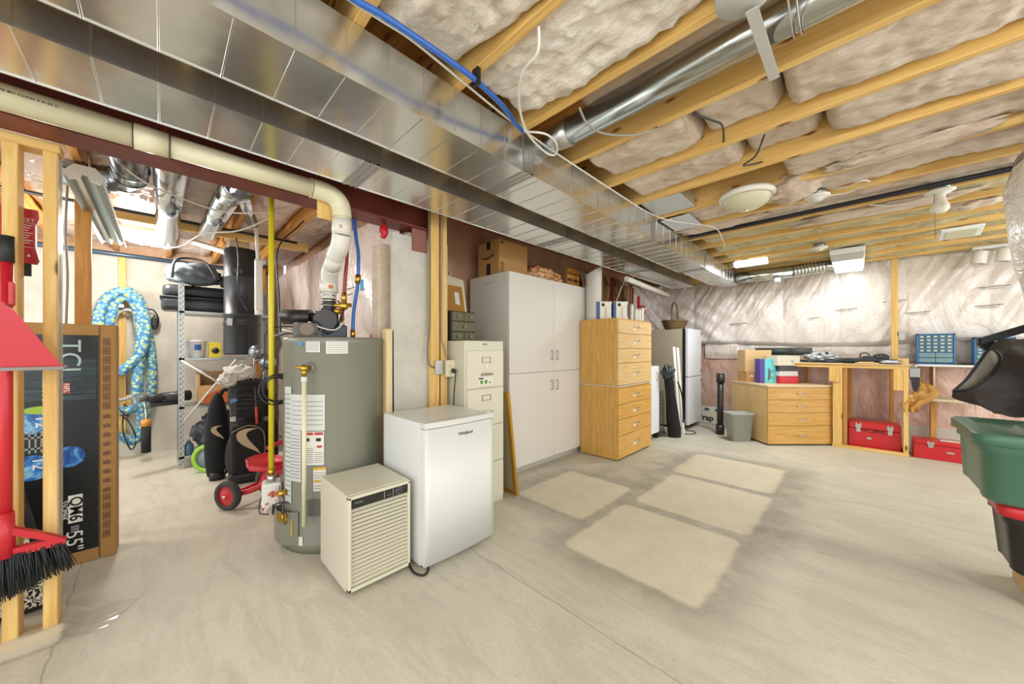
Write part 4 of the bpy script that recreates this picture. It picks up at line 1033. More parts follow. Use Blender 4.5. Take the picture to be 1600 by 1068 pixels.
c = Vector((-4.40, .385, 0)); nb = Vector((4.4, -.385, 0)).normalized(); ub = Vector((-nb.y, nb.x, 0))
bm = bm_new()
def slim(u, v):
    a = 2 * pi * u; z = .04 + .80 * v; k = (sin(pi * min(1, max(0, v * .9 + .12)))) ** .35
    return c + nb * (.07 * cos(a) * k) + ub * (.105 * sin(a) * k * (1 - .2 * v)) + vb * z
tgrid(bm, slim, 36, 26); b_ = mesh_obj('bag_body', bm, BLACKF, t)
pc_ = c
swoosh(tuple(c + nb * .074 + vb * .46), .13, tuple(ub), (0, 0, 1), t, mat('tan_logo', '#b9a586'))
tube('piping', zp, t, [c + ub * .09 + nb * .03 + vb * .75, c + ub * .10 + nb * .03 + vb * .5, c + ub * .10 + nb * .03 + vb * .2, c + ub * .05 + nb * .05 + vb * .07], .004, 6)
tube('shoulder_strap', BLACKF, t, [c + vb * .8 + ub * .02, c + vb * .86 + ub * .05, c + vb * .84 + ub * .12], .018, 8)
cyl('foot', BLACK, t, tuple(c + vb * .0), tuple(c + vb * .08), .06, .07)
t = thing('cart_wheel', 'lime green rimmed wheel standing behind the slim golf bag', 'wheel', (-4.72, .33, 0))
cx = Vector((-4.70, .335, .145)); ax = Vector((.75, -.66, 0))
bm = bm_new(); tlathe(bm, [(.10, -.02), (.14, -.022), (.145, 0), (.14, .022), (.10, .02), (.10, -.02)], cx, 40, ax); mesh_obj('tyre', bm, mat('lime_rubber', '#8fc03a', .45), t)
bm = bm_new(); tlathe(bm, [(0, -.012), (.102, -.012), (.102, .012), (.03, .02), (0, .03)], cx, 32, ax); mesh_obj('disc', bm, mat('wheel_grey', '#6c7a80', .35), t)

# ---- tricycle
t = thing('tricycle', 'red metal tricycle with black tyres beside the golf bag', 'tricycle', (-3.4, .5, 0))
fw = Vector((.85, .53, 0)).normalized(); sd = Vector((-fw.y, fw.x, 0)); r0 = Vector((-3.50, .37, .11))
def wheel(cc_, r, nm, axis):
    bm = bm_new(); tlathe(bm, [(r * .68, -.022), (r * .95, -.024), (r, -.012), (r, .012), (r * .95, .024), (r * .68, .022), (r * .68, -.022)], cc_, 40, axis); wv = mesh_obj(nm, bm, mat('tyre_grey', '#3a3d3c', .8, bump=.5, bscale=90), t)
    bm = bm_new(); tlathe(bm, [(0, -.018), (r * .3, -.02), (r * .6, -.008), (r * .70, -.02), (r * .70, .02), (r * .6, .008), (r * .3, .026), (0, .03)], cc_, 32, axis); mesh_obj('hub', bm, RED, wv)
    cyl('axle_nut', CHROME, wv, Vector(cc_) - Vector(axis) * .04, Vector(cc_) + Vector(axis) * .04, .010, n=10)
wheel(r0, .112, 'rear_wheel', -sd); wheel(r0 + sd * .34, .112, 'rear_wheel', sd)
f0 = r0 + fw * .50 + sd * .15 + Vector((0, 0, .03)); wheel(f0, .14, 'front_wheel', sd)
cyl('rear_axle', RED, t, r0 + sd * .02, r0 + sd * .32, .014)
mid = r0 + sd * .17
tube('frame', RED, t, [r0 + sd * .04 + vb * .0, r0 + sd * .08 + fw * .10 + vb * .01, mid + fw * .18 + vb * .05, mid + fw * .27 + vb * .13, mid + fw * .40 + vb * .20, mid + fw * .43 + vb * .24], .022, 14)
tube('frame_brace', RED, t, [mid + fw * .12 + vb * .03, mid + fw * .20 + vb * .12, mid + fw * .2 + vb * .19], .018, 12)
bm = bm_new()
def seatf(u, v):
    a = 2 * pi * u; rr = [0, .5, .8, 1, 1.03, .98][min(5, int(v * 5 + .01))]; zz = [.0, .002, .01, .035, .045, -.02][min(5, int(v * 5 + .01))]
    ex_ = (abs(cos(a)) ** .8) * (1 if cos(a) > 0 else -1); ey = (abs(sin(a)) ** .8) * (1 if sin(a) > 0 else -1)
    return mid + fw * (.20 + .15 * ex_ * rr) + sd * (.11 * ey * rr * (1 - .2 * ex_)) + vb * (.20 + zz + .02 * (ex_ < -.5))
tgrid(bm, seatf, 36, 5); mesh_obj('seat', bm, RED, t)
tube('fork', mat('fork_white', '#cfd0d4', .35), t, [f0 + vb * .02 - sd * .035, f0 - sd * .035 + vb * .16 - fw * .02, f0 + vb * .22 - fw * .04, f0 + vb * .36 - fw * .09], .016, 12)
tube('handlebar', RED, t, [f0 - fw * .10 + vb * .37 - sd * .17, f0 - fw * .09 + vb * .39 - sd * .05, f0 - fw * .09 + vb * .39 + sd * .05, f0 - fw * .10 + vb * .37 + sd * .17], .016, 12)
cyl('fork_collar', CHROME, t, f0 + vb * .19 - fw * .03, f0 + vb * .24 - fw * .045, .024)

# ================================================================== WATER HEATER
HX, HY, HR, HZ = -2.6, .87, .319, 1.33
t = thing('water_heater', 'tall grey gas water heater with paper labels', 'water heater', (HX, HY, 0)); heater = t
HG = mat('heater_grey', '#7d7e6f', .33, Metallic=.0)
bm = bm_new(); tlathe(bm, [(0, .02), (HR - .012, .02), (HR - .012, .0), (HR, .0), (HR, .06), (HR - .003, .065), (HR - .003, HZ - .045), (HR, HZ - .04), (HR, HZ - .01), (HR - .01, HZ), (0, HZ)], (HX, HY, 0), 96)
mesh_obj('tank_jacket', bm, HG, t)
def hsurf(deg, z, off=0): a = radians(deg); return Vector((HX + (HR + off) * cos(a), HY + (HR + off) * sin(a), z))
def label_on(d0, d1, z0, z1, m, nm='paper_label', off=.0015, n=12):
    bm = bm_new(); tgrid(bm, lambda u, v: hsurf(d0 + (d1 - d0) * u, z0 + (z1 - z0) * v, off), n, 1); return mesh_obj(nm, bm, m, heater)
def lines_on(d0, d1, zs, th, m, nm='small_print', off=.0028):
    bm = bm_new()
    for z in zs:
        tgrid(bm, lambda u, v: hsurf(d0 + (d1 - d0) * u, z + th * v, off), 8, 1)
    return mesh_obj(nm, bm, m, heater)
LG = mat('label_grey', '#c9cec8', .5); PRN = mat('print_grey', '#8f938f', .6)
label_on(-50, -35, 1.235, 1.30, PAPER); lines_on(-49, -36, [1.245 + k * .011 for k in range(5)], .004, PRN)
label_on(-29, -7, 1.225, 1.302, PAPER); lines_on(-28, -8, [1.235 + k * .014 for k in range(5)], .003, PRN)
label_on(-60, -54, 1.275, 1.30, mat('blue_sticker', '#4a86b4', .5), 'energy_sticker')
label_on(-84, -30, .755, .975, LG); label_on(-84, -70, .30, 1.02, LG); lines_on(-83, -71, [.34 + k * .03 for k in range(22)], .006, PRN); lines_on(-68, -32, [.79 + k * .028 for k in range(6)], .004, PRN)
label_on(-72, -56, .44, .752, LG); lines_on(-71, -57, [.46 + k * .02 for k in range(14)], .005, PRN)
label_on(-52, -31, .545, .750, PAPER); lines_on(-51, -42, [.56 + k * .012 for k in range(8)], .004, PRN); lines_on(-40.5, -32, [.56 + k * .012 for k in range(6)], .004, PRN)
label_on(-51, -42, .728, .745, mat('warn_red', '#b5443a', .5), 'warning_strip', .003); label_on(-40.5, -32, .728, .745, mat('warn_red', '#b5443a'), 'warning_strip', .003)
label_on(-39, -34, .69, .71, INK, 'pictogram', .003); label_on(-38, -33, .65, .665, mat('warn_red', '#b5443a'), 'pictogram', .003); label_on(-49, -46, .69, .71, INK, 'pictogram', .003)
label_on(-42, -29, .385, .53, PAPER); label_on(-42, -29, .515, .53, mat('warn_yellow', '#d8a52e', .5), 'warning_strip', .003); label_on(-42, -29, .44, .452, mat('warn_yellow', '#d8a52e'), 'warning_strip', .003); lines_on(-41, -30, [.40, .415, .465, .48, .495], .004, PRN)
label_on(-72, -54, .05, .105, PAPER); label_on(-72, -62, .055, .10, mat('warn_orange', '#cf8a45', .5), 'warning_strip', .003)
bm = bm_new(); tgrid(bm, lambda u, v: hsurf(-48 + 30 * u, .235 + .10 * v, .006), 10, 2); mesh_obj('access_panel', bm, mat('panel_grey', '#5f6158', .4), t)
# relief valve and its pipe
p = hsurf(-46, 1.14); n_ = (p - Vector((HX, HY, 1.14))).normalized()
bm = bm_new(); tlathe(bm, [(0, -.003), (.032, -.003), (.032, .003), (0, .003)], p, 24, n_); mesh_obj('escutcheon', bm, HG, t)
bm = bm_new(); tcyl(bm, p, p + n_ * .055, .015); tblob(bm, p + n_ * .055, (.024, .024, .022), .05, 2, 1, 3); tcyl(bm, p + n_ * .055, p + n_ * .055 - vb * .05, .014); tcyl(bm, p + n_ * .055, p + n_ * .055 + Vector((-.01, -.05, .008)), .010, .006); mesh_obj('relief_valve', bm, BRASS, t)
q0 = p + n_ * .055
cyl('discharge_pipe', PVC, t, q0 - vb * .07, Vector((q0.x, q0.y, .20)), .0125, n=20); cyl('pipe_coupling', WHPVC, t, q0 - vb * .05, q0 - vb * .085, .016)
# drain valve, gas control
p = hsurf(-72, .235); n_ = (p - Vector((HX, HY, .235))).normalized()
bm = bm_new(); tcyl(bm, p, p + n_ * .06, .014); tcyl(bm, p + n_ * .05, p + n_ * .065, .03, n=8); tcyl(bm, p + n_ * .03, p + n_ * .03 - vb * .05, .012); mesh_obj('drain_valve', bm, BRASS, t)
gv = thing('gas_control', 'x', 'x', (0, 0, 0)); bpy.data.objects.remove(gv)
p = Vector((-2.675, .50, .33))
bm = bm_new(); tbox(bm, -.07, .05, -.05, .055, -.075, .075, .014, 3); M = Matrix.Translation(p) @ Matrix.Rotation(radians(-12), 4, 'Z'); bmesh.ops.transform(bm, matrix=M, verts=bm.verts); gvb = mesh_obj('gas_valve', bm, mat('valve_white', '#d9dad4', .4), t)
bm = bm_new(); tbox(bm, .052, .056, -.035, .025, -.055, .055, .002); bmesh.ops.transform(bm, matrix=M, verts=bm.verts); mesh_obj('valve_label', bm, PAPER, gvb)
bm = bm_new(); tbox(bm, .0565, .057, .0, .018, -.01, .03); tbox(bm, .0565, .057, -.03, -.01, -.05, -.04); tbox(bm, .0565, .057, .04, .045, -.06, .06); bmesh.ops.transform(bm, matrix=M, verts=bm.verts); mesh_obj('valve_print', bm, mat('warn_red', '#b5443a'), gvb)
tube('gas_tube', STEEL, t, [p + Vector((.03, .02, -.07)), p + Vector((.05, .02, -.14)), p + Vector((.09, .08, -.15)), hsurf(-80, .17)], .006)
tube('thermopile_wire', WC, t, [p + Vector((.03, -.03, -.06)), p + Vector((.08, -.05, -.08)), p + Vector((.12, -.01, .0)), hsurf(-78, .36)], .004)
tube('thermopile_wire', INK, t, [p + Vector((.05, .0, -.05)), p + Vector((.1, -.01, -.1)), p + Vector((.13, .0, -.03)), hsurf(-75, .30)], .004)
cyl('shutoff_handle', RED, t, p + Vector((-.06, -.03, -.10)), p + Vector((.01, -.04, -.085)), .011); tube('red_wire', mat('orange_wire', '#b5522c', .5), t, [p + Vector((.04, -.02, .0)), p + Vector((.09, -.02, .03)), p + Vector((.12, .02, .02))], .006)
bm = bm_new(); tcyl(bm, hsurf(-80, .36), hsurf(-80, .36, .05), .018); mesh_obj('brass_fitting', bm, BRASS, t)
tube('loop_cable', GREYL, t, [p + Vector((-.07, -.03, .0)), p + Vector((-.075, -.05, -.08)), p + Vector((.0, -.06, -.11)), p + Vector((.08, -.03, -.10))], .004)
bm = bm_new(); tgrid(bm, lambda u, v: hsurf(-101 + 42 * u, .055 + .20 * v, .045 - .04 * (u > .55) * ((u - .55) / .45)), 12, 3)
tgrid(bm, lambda u, v: hsurf(-101, .055 + .20 * v, .045 * u), 2, 3)
mesh_obj('burner_cover', bm, HG, t)
label_on(-66, -64, .11, .20, mat('warn_yellow', '#d8a52e'), 'yellow_strip', .02)
# blower on top
c = Vector((-2.60, .82, HZ))
DK = mat('blower_black', '#2a2724', .35)
bm = bm_new(); tbox(bm, c.x - .07, c.x + .07, c.y - .06, c.y + .10, HZ, HZ + .09, .012); mesh_obj('blower_base', bm, mat('blower_blue', '#3b4250', .4), t)
bm = bm_new(); tbox(bm, c.x - .055, c.x + .055, c.y - .06, c.y + .05, HZ + .085, HZ + .19, .02, 3); tcyl(bm, c + Vector((0, -.02, .12)), c + Vector((.07, -.045, .12)), .07, n=32); tcyl(bm, c + vb * .18, c + vb * .235, .05, .042); mesh_obj('blower_housing', bm, DK, t)
bm = bm_new(); m0 = c + Vector((-.035, -.10, .14)); m1 = c + Vector((-.13, -.24, .14)); tcyl(bm, m0, m1, .05, n=32); tcyl(bm, m1, m1 + (m1 - m0) * .08, .045, .03, n=32); tcyl(bm, c + Vector((-.01, -.05, .14)), m0, .03); mesh_obj('blower_motor', bm, DK, t)
bm = bm_new(); cc2 = c + Vector((.06, -.15, .05)); tbox(bm, cc2.x - .06, cc2.x + .03, cc2.y - .07, cc2.y + .06, HZ, HZ + .095, .008); mesh_obj('control_box', bm, mat('box_grey', '#5a5650', .45), t)
bm = bm_new(); tcyl(bm, cc2 + Vector((.03, -.01, .0)), cc2 + Vector((.042, -.013, 0)), .04, n=28); mesh_obj('pressure_switch', bm, mat('switch_tan', '#7f6f5c', .5), t)
tube('wiring', WC, t, [cc2 + Vector((.02, .0, .05)), c + Vector((.09, -.06, .06)), c + Vector((.1, .02, .06)), c + Vector((.09, .10, .16))], .005)
tube('wiring', BLACK, t, [cc2 + Vector((-.02, .0, .04)), c + Vector((.08, -.10, .10)), c + Vector((.08, -.04, .03)), c + Vector((.08, .03, .08)), c + Vector((.07, .08, .22))], .007)
tube('wiring', BLACK, t, [m0 + Vector((.03, .02, .04)), m0 + Vector((.07, .05, -.02)), cc2 + Vector((.03, .04, -.03))], .006)
tube('wiring', mat('orange_wire', '#b5522c'), t, [c + Vector((.06, .05, .12)), c + Vector((.07, .06, .2)), c + Vector((.03, .05, .26))], .006)
bm = bm_new(); tlathe(bm, [(.046, 0), (.049, .01), (.046, .02), (.046, .055), (.049, .065), (.046, .075), (0, .08)], c + vb * .225, 32); mesh_obj('rubber_collar', bm, DK, t)
for k in (.025, .06):
    bm = bm_new(); tlathe(bm, [(.047, 0), (.0505, .001), (.0505, .012), (.047, .013)], c + vb * (.225 + k), 32); mesh_obj('hose_clamp', bm, CHROME, t)
# vent pipe
t = thing('vent_pipe', 'thick beige plastic vent pipe rising from the heater and running along the steel beam', 'pipe', (-2.25, -.5, 2.18))
def pv(nm, pts, r, m=PVC, k=6): return tube(nm, m, t, pts, r, 28, k)
cyl('long_pipe', PVC, t, (-2.248, -1.9, 2.185), (-2.248, -.075, 2.185), .049, n=40)
cyl('coupling', PVC, t, (-2.248, -.085, 2.185), (-2.248, .025, 2.185), .0535, n=40)
cyl('long_pipe', PVC, t, (-2.248, .02, 2.185), (-2.248, .62, 2.185), .049, n=40)
pv('elbow', [(-2.248, .61, 2.185), (-2.248, .68, 2.185), (-2.249, .74, 2.17), (-2.25, .775, 2.13), (-2.25, .785, 2.06)], .0545)
pv('pipe_length', [(-2.25, .785, 2.08), (-2.255, .786, 1.98)], .049, PVC, 1)
pv('coupling', [(-2.252, .785, 2.05), (-2.262, .786, 1.955)], .055, WHPVC, 1)
pv('elbow', [(-2.262, .786, 1.96), (-2.29, .787, 1.90), (-2.35, .79, 1.865), (-2.38, .79, 1.85)], .053, WHPVC)
pv('pipe_length', [(-2.37, .79, 1.856), (-2.50, .80, 1.785)], .05, WHPVC, 1)
pv('elbow', [(-2.48, .80, 1.797), (-2.55, .81, 1.76), (-2.59, .82, 1.72), (-2.6, .82, 1.66)], .053, WHPVC)
pv('coupling', [(-2.6, .82, 1.72), (-2.6, .82, 1.645)], .0575, WHPVC, 1)
pv('coupling', [(-2.6, .82, 1.64), (-2.6, .82, 1.60)], .048, WHPVC, 1)
pv('pipe_length', [(-2.6, .82, 1.65), (-2.6, .82, 1.55)], .045, WHPVC, 1)
bm = bm_new()
for (a, b_) in ((( -2.209, .775, 1.995), .006), ((-2.209, .775, 1.985), .006)): tbox(bm, a[0] + .0, a[0] + .004, a[1] - .02, a[1] + .02, a[2], a[2] + b_)
tbox(bm, -2.546, -2.542, .80, .83, 1.665, 1.69); mesh_obj('orange_print', bm, mat('orange_ink', '#c27a3c', .6), t)
# printed line on the beige pipe
aP = radians(-8); P3 = Vector((-2.248 + .0495 * cos(aP), 0, 2.185 + .0495 * sin(aP)))
tx = [(-.93, 'SYSTEM 636 PVC VENT TYPE BH CLASS II A 65 C'), (-.42, 'PVC FLUE GAS VENT TYPE BH CLASS II A 65 C'), (.30, '')]
for yy, s_ in tx:
    if s_: textm('pipe_lettering', s_, .014, (P3.x + .0008, yy, P3.z + .012), (0, 1, 0), (-.25, 0, 1), INK, t, .0003)
bm = bm_new()
bm.free()
for yy, rq in ((-.087, .0538), (.026, .0538), (.612, .0545)):
    bm = bm_new(); tlathe(bm, [(rq, 0), (rq + .0007, .001), (rq + .0007, .003), (rq, .004)], (-2.248, yy, 2.185), 40, (0, 1, 0)); mesh_obj('joint_ring', bm, GREYL, t)
bm = bm_new(); tbox(bm, -2.305, -2.285, .66, .76, 2.04, 2.16, .003)
tag(mesh_obj('wood_block', bm, pine('z')), 'small wood block behind the elbow of the beige vent pipe', 'wood block')
box('fitting_block', WHPVC, None, -2.304, -2.286, .765, .80, 2.10, 2.22, .002); tag(bpy.data.objects['fitting_block'], 'pale pipe bracket on the beam right of the vent elbow', 'bracket')

# water lines
t = thing('cold_water_line', 'blue plastic water line with a blue valve above the heater', 'pipe', (-2.5, .94, HZ))
BP = mat('blue_pex', '#2c5fae')
tube('pipe', BP, t, [(-2.53, .955, HZ + .04), (-2.52, .955, 1.5), (-2.49, .96, 1.62), (-2.47, .965, 1.72), (-2.46, .965, 1.9), (-2.47, .95, 2.05), (-2.50, .93, 2.38)], .0125)
cyl('nipple', BRASS, t, (-2.53, .955, HZ), (-2.53, .955, HZ + .06), .016); cyl('valve_body', BRASS, t, (-2.468, .965, 1.71), (-2.462, .965, 1.77), .018)
bm = bm_new(); tbox(bm, -2.442, -2.432, .97, .992, 1.66, 1.735, .003); mesh_obj('valve_handle', bm, mat('blue_handle', '#3a8fc4', .4), t)
t = thing('hot_water_line', 'red plastic water line with brass mixing valve above the heater', 'pipe', (-2.5, .86, HZ))
tube('pipe', mat('red_pex', '#8f2a26', .4), t, [(-2.50, .885, 1.62), (-2.49, .89, 1.75), (-2.475, .895, 1.9), (-2.50, .90, 2.1), (-2.50, .90, 2.38)], .012)
bm = bm_new(); tcyl(bm, (-2.50, .885, 1.64), (-2.50, .885, 1.575), .017); tblob(bm, (-2.50, .885, 1.55), (.028, .028, .03), .05, 2, 1, 3); tcyl(bm, (-2.50, .885, 1.55), (-2.53, .83, 1.55), .014); tcyl(bm, (-2.50, .885, 1.55), (-2.50, .93, 1.56), .014); tcyl(bm, (-2.53, .85, 1.53), (-2.53, .85, 1.495), .022); mesh_obj('mixing_valve', bm, BRASS, t)
tube('lower_pipe', mat('copper', '#9a5a3a', .35, .8), t, [(-2.56, .90, HZ + .02), (-2.565, .90, 1.45), (-2.56, .895, 1.52), (-2.53, .89, 1.555)], .010)
# yellow gas pipe + coil of cable
t = thing('gas_pipe', 'straight yellow gas pipe coming down to the heater valve', 'pipe', (-2.675, .50, .42))
cyl('pipe', mat('yellow_pipe', '#d8c81e', .4), t, (-2.675, .50, .47), (-2.675, .50, 2.39), .0155, n=20)
cyl('fitting', BRASS, t, (-2.675, .50, .44), (-2.675, .50, .49), .02, n=8); cyl('union', CHROME, t, (-2.675, .50, .40), (-2.675, .50, .45), .026, n=8)
t = thing('coiled_cable', 'coil of black cable hanging on the yellow gas pipe', 'cable', (-2.66, .5, 1.0))
bm = bm_new()
for k, rr in enumerate((.085, .095, .078, .09)):
    ttube(bm, [(-2.67 + .008 * k, .525 + .006 * (k - 1) + rr * cos(a), .985 + .006 * k + rr * sin(a)) for a in [2 * pi * i / 16 for i in range(17)]], .0045, 8, 3)
ttube(bm, [(-2.70, .45, 1.07), (-2.70, .47, 1.2), (-2.70, .475, 1.36), (-2.66, .55, 1.40), (-2.60, .68, 1.39), (-2.58, .74, 1.36)], .0045, 8)
mesh_obj('cable', bm, BLACK, t)
t = thing('foil_hose', 'grey flexible line lying across the left top of the heater', 'hose', (-2.75, .6, 1.36))
tube('line', GREYL, t, [(-2.62, .68, 1.345), (-2.72, .60, 1.36), (-2.85, .55, 1.34), (-3.0, .58, 1.36)], .008)
tube('line', WC, t, [(-2.62, .66, 1.35), (-2.75, .60, 1.38), (-2.9, .62, 1.40), (-3.1, .8, 1.5), (-3.2, 1.1, 1.5)], .007)

# ================================================================== DEHUMIDIFIER
t = thing('dehumidifier', 'beige metal dehumidifier with a louvred front and black control strip', 'dehumidifier', (-2.01, .83, 0))
DH = mat('dehu_beige', '#cfcdbb', .42); DHF = mat('dehu_front', '#d2cfb9', .45)
box('cabinet', DH, t, -2.225, -1.83, .655, 1.0, .025, .512, .006)
box('back_void', mat('void', '#2b2a26', .8), t, -1.832, -1.822, .672, .985, .04, .50)
for a in ((.658, .674, .03, .508), (.983, .998, .03, .508)): box('front_frame', DHF, t, -1.83, -1.803, *a, .003)
box('front_frame', DHF, t, -1.83, -1.803, .658, .998, .494, .510, .003); box('front_frame', DHF, t, -1.83, -1.803, .658, .998, .03, .048, .003)
bm = bm_new(); nl = 19
for k in range(nl):
    z = .052 + k * (.395 - .0) / nl
    tprism(bm, [(0, 0), (.016, .0), (.022, .004), (.004, .0165), (0, .0165)], -.309, (-1.83, .674, z), (1, 0, 0), (0, 0, 1))
mesh_obj('louvres', bm, DHF, t)
box('control_strip', mat('strip_black', '#23221f', .3), t, -1.83, -1.806, .675, .982, .450, .493)
box('strip_divider', DHF, t, -1.806, -1.805, .845, .8465, .452, .492); box('strip_divider', DHF, t, -1.806, -1.805, .895, .8965, .452, .492)
bm = bm_new(); tlathe(bm, [(0, 0), (.018, 0), (.017, .008), (0, .009)], (-1.806, .932, .472), 28, (1, 0, 0)); k_ = mesh_obj('dial', bm, mat('dial_dark', '#3a3936', .4), t)
bm = bm_new(); tlathe(bm, [(.019, 0), (.021, 0), (.021, .001), (.019, .001)], (-1.806, .932, .472), 28, (1, 0, 0)); mesh_obj('dial_ring', bm, PRN, k_)
textm('lettering', 'Fedders', .014, (-1.8045, .713, .474), (0, 1, 0), (0, 0, 1), PRN, t)
textm('lettering', 'auto off', .007, (-1.8045, .87, .465), (0, 1, 0), (0, 0, 1), PRN, t)
for y in (.69, .97):
    for x in (-2.19, -1.86): cyl('caster', BLACK, t, (x, y - .01, .013), (x, y + .01, .013), .013)
tube('power_cord', mat('black_rubber', '#232320'), None, [(-2.18, 1.012, .06), (-2.0, 1.014, .03), (-1.86, 1.012, .012), (-1.76, .995, .008), (-1.70, 1.02, .008), (-1.72, 1.06, .008), (-1.78, 1.10, .02)], .006); tag(bpy.data.objects['power_cord'], 'grey cord looped on the floor between the dehumidifier and the small fridge', 'cord')

# ================================================================== MINI FRIDGE
t = thing('mini_fridge', 'white under-counter fridge with a curved door top', 'fridge', (-1.96, 1.29, 0))
box('cabinet', WHITEG, t, -2.22, -1.765, 1.035, 1.55, .02, .832, .006)
bm = bm_new()
def doorf():
    N = 16; zb, zt = .035, .80
    F = []
    for i in range(N + 1):
        y = 1.035 + .515 * i / N; bow = .012 * (1 - (2 * i / N - 1) ** 2)
        F.append((y, -1.712 + bow))
    A = [bm.verts.new((x, y, zb)) for y, x in F]; B = [bm.verts.new((x, y, zt)) for y, x in F]
    C_ = [bm.verts.new((-1.76, y, zb)) for y, x in F]; D_ = [bm.verts.new((-1.76, y, zt)) for y, x in F]
    for i in range(N):
        f = bm.faces.new((A[i], A[i + 1], B[i + 1], B[i])); f.smooth = True
        bm.faces.new((C_[i + 1], C_[i], D_[i], D_[i + 1])); bm.faces.new((B[i], B[i + 1], D_[i + 1], D_[i])); bm.faces.new((A[i + 1], A[i], C_[i], C_[i + 1]))
    bm.faces.new((A[0], B[0], D_[0], C_[0])); bm.faces.new((B[N], A[N], C_[N], D_[N]))
doorf()
bmesh.ops.bevel(bm, geom=[e for e in bm.edges if e.calc_face_angle(0) > .6], offset=.005, segments=2, affect='EDGES')
mesh_obj('door', bm, WHITEG, t)
bm = bm_new(); P_ = [(-1.77, 1.035), (-1.712, 1.035)] + [(-1.712 + .014 * (1 - (2 * i / 12 - 1) ** 2), 1.035 + .515 * i / 12) for i in range(1, 12)] + [(-1.712, 1.55), (-1.77, 1.55)]
tprism(bm, P_, .032, (0, 0, .804), (1, 0, 0), (0, 1, 0)); mesh_obj('top_cap', bm, mat('white_cap', '#d3d6d2', .35), t)
box('hinge_cover', mat('white_cap', '#d3d6d2'), t, -1.79, -1.725, 1.50, 1.545, .832, .844, .004)
textm('brand_lettering', 'Whirlpool', .026, (-1.6985, 1.31, .745), (0, 1, 0), (0, 0, 1), INK, t, .0008)
bm = bm_new(); tlathe(bm, [(.010, 0), (.0115, 0), (.0115, .0008), (.010, .0008)], (-1.699, 1.318, .746), 20, (1, 0, 0)); mesh_obj('brand_ring', bm, PRN, t)
for (x, y) in ((-2.19, 1.07), (-2.19, 1.52), (-1.80, 1.07), (-1.80, 1.52)): cyl('foot', GREYL, t, (x, y, 0), (x, y, .022), .016)

# ================================================================== POST, OUTLET, CABLES
member('post_stud', PZ, (-2.32, -2.28, 1.43, 1.505, 0, 2.38), 'pale pine post stud in front of the concrete corner, left of the pair', 'stud')
member('post_stud', pine('z'), (-2.325, -2.285, 1.525, 1.58, 0, 2.38), 'narrow pine post stud right of the pair at the concrete corner', 'stud')
t = thing('wall_outlet', 'cream electrical outlet box with a black plug on the pine post', 'outlet', (-2.26, 1.56, 1.08))
box('metal_box', STEEL, t, -2.28, -2.262, 1.46, 1.53, 1.06, 1.17, .003)
box('cover_plate', mat('ivory', '#d8cfae', .4), t, -2.278, -2.235, 1.545, 1.62, 1.04, 1.17, .006)
cyl('plug', BLACK, t, (-2.235, 1.60, 1.09), (-2.20, 1.585, 1.085), .016)
bm = bm_new(); tbox(bm, -2.2355, -2.2345, 1.565, 1.568, 1.12, 1.135); tbox(bm, -2.2355, -2.2345, 1.575, 1.578, 1.12, 1.135); mesh_obj('slots', bm, INK, t)
cable('appliance_cord', 'black cord running from the outlet plug down behind the small fridge', [(-2.20, 1.585, 1.085), (-2.18, 1.585, 1.06), (-2.19, 1.58, .95), (-2.20, 1.575, .7), (-2.21, 1.575, .4)], .005, BLACK)
cable('grey_cable', 'grey electrical cable stapled up the middle of the pine post', [(-2.272, 1.56, 1.19), (-2.272, 1.545, 1.27), (-2.272, 1.522, 1.35), (-2.272, 1.522, 1.7), (-2.272, 1.526, 2.0), (-2.272, 1.526, 2.36)], .005, mat('grey_cable', '#8f8c84'))
cable('grey_cable', 'grey electrical cable along the left side of the pine post', [(-2.272, 1.47, 1.11), (-2.27, 1.41, 1.14), (-2.27, 1.395, 1.25), (-2.28, 1.42, 1.5), (-2.28, 1.42, 2.36)], .006, mat('dark_grey_cable', '#6d6b64', .5))

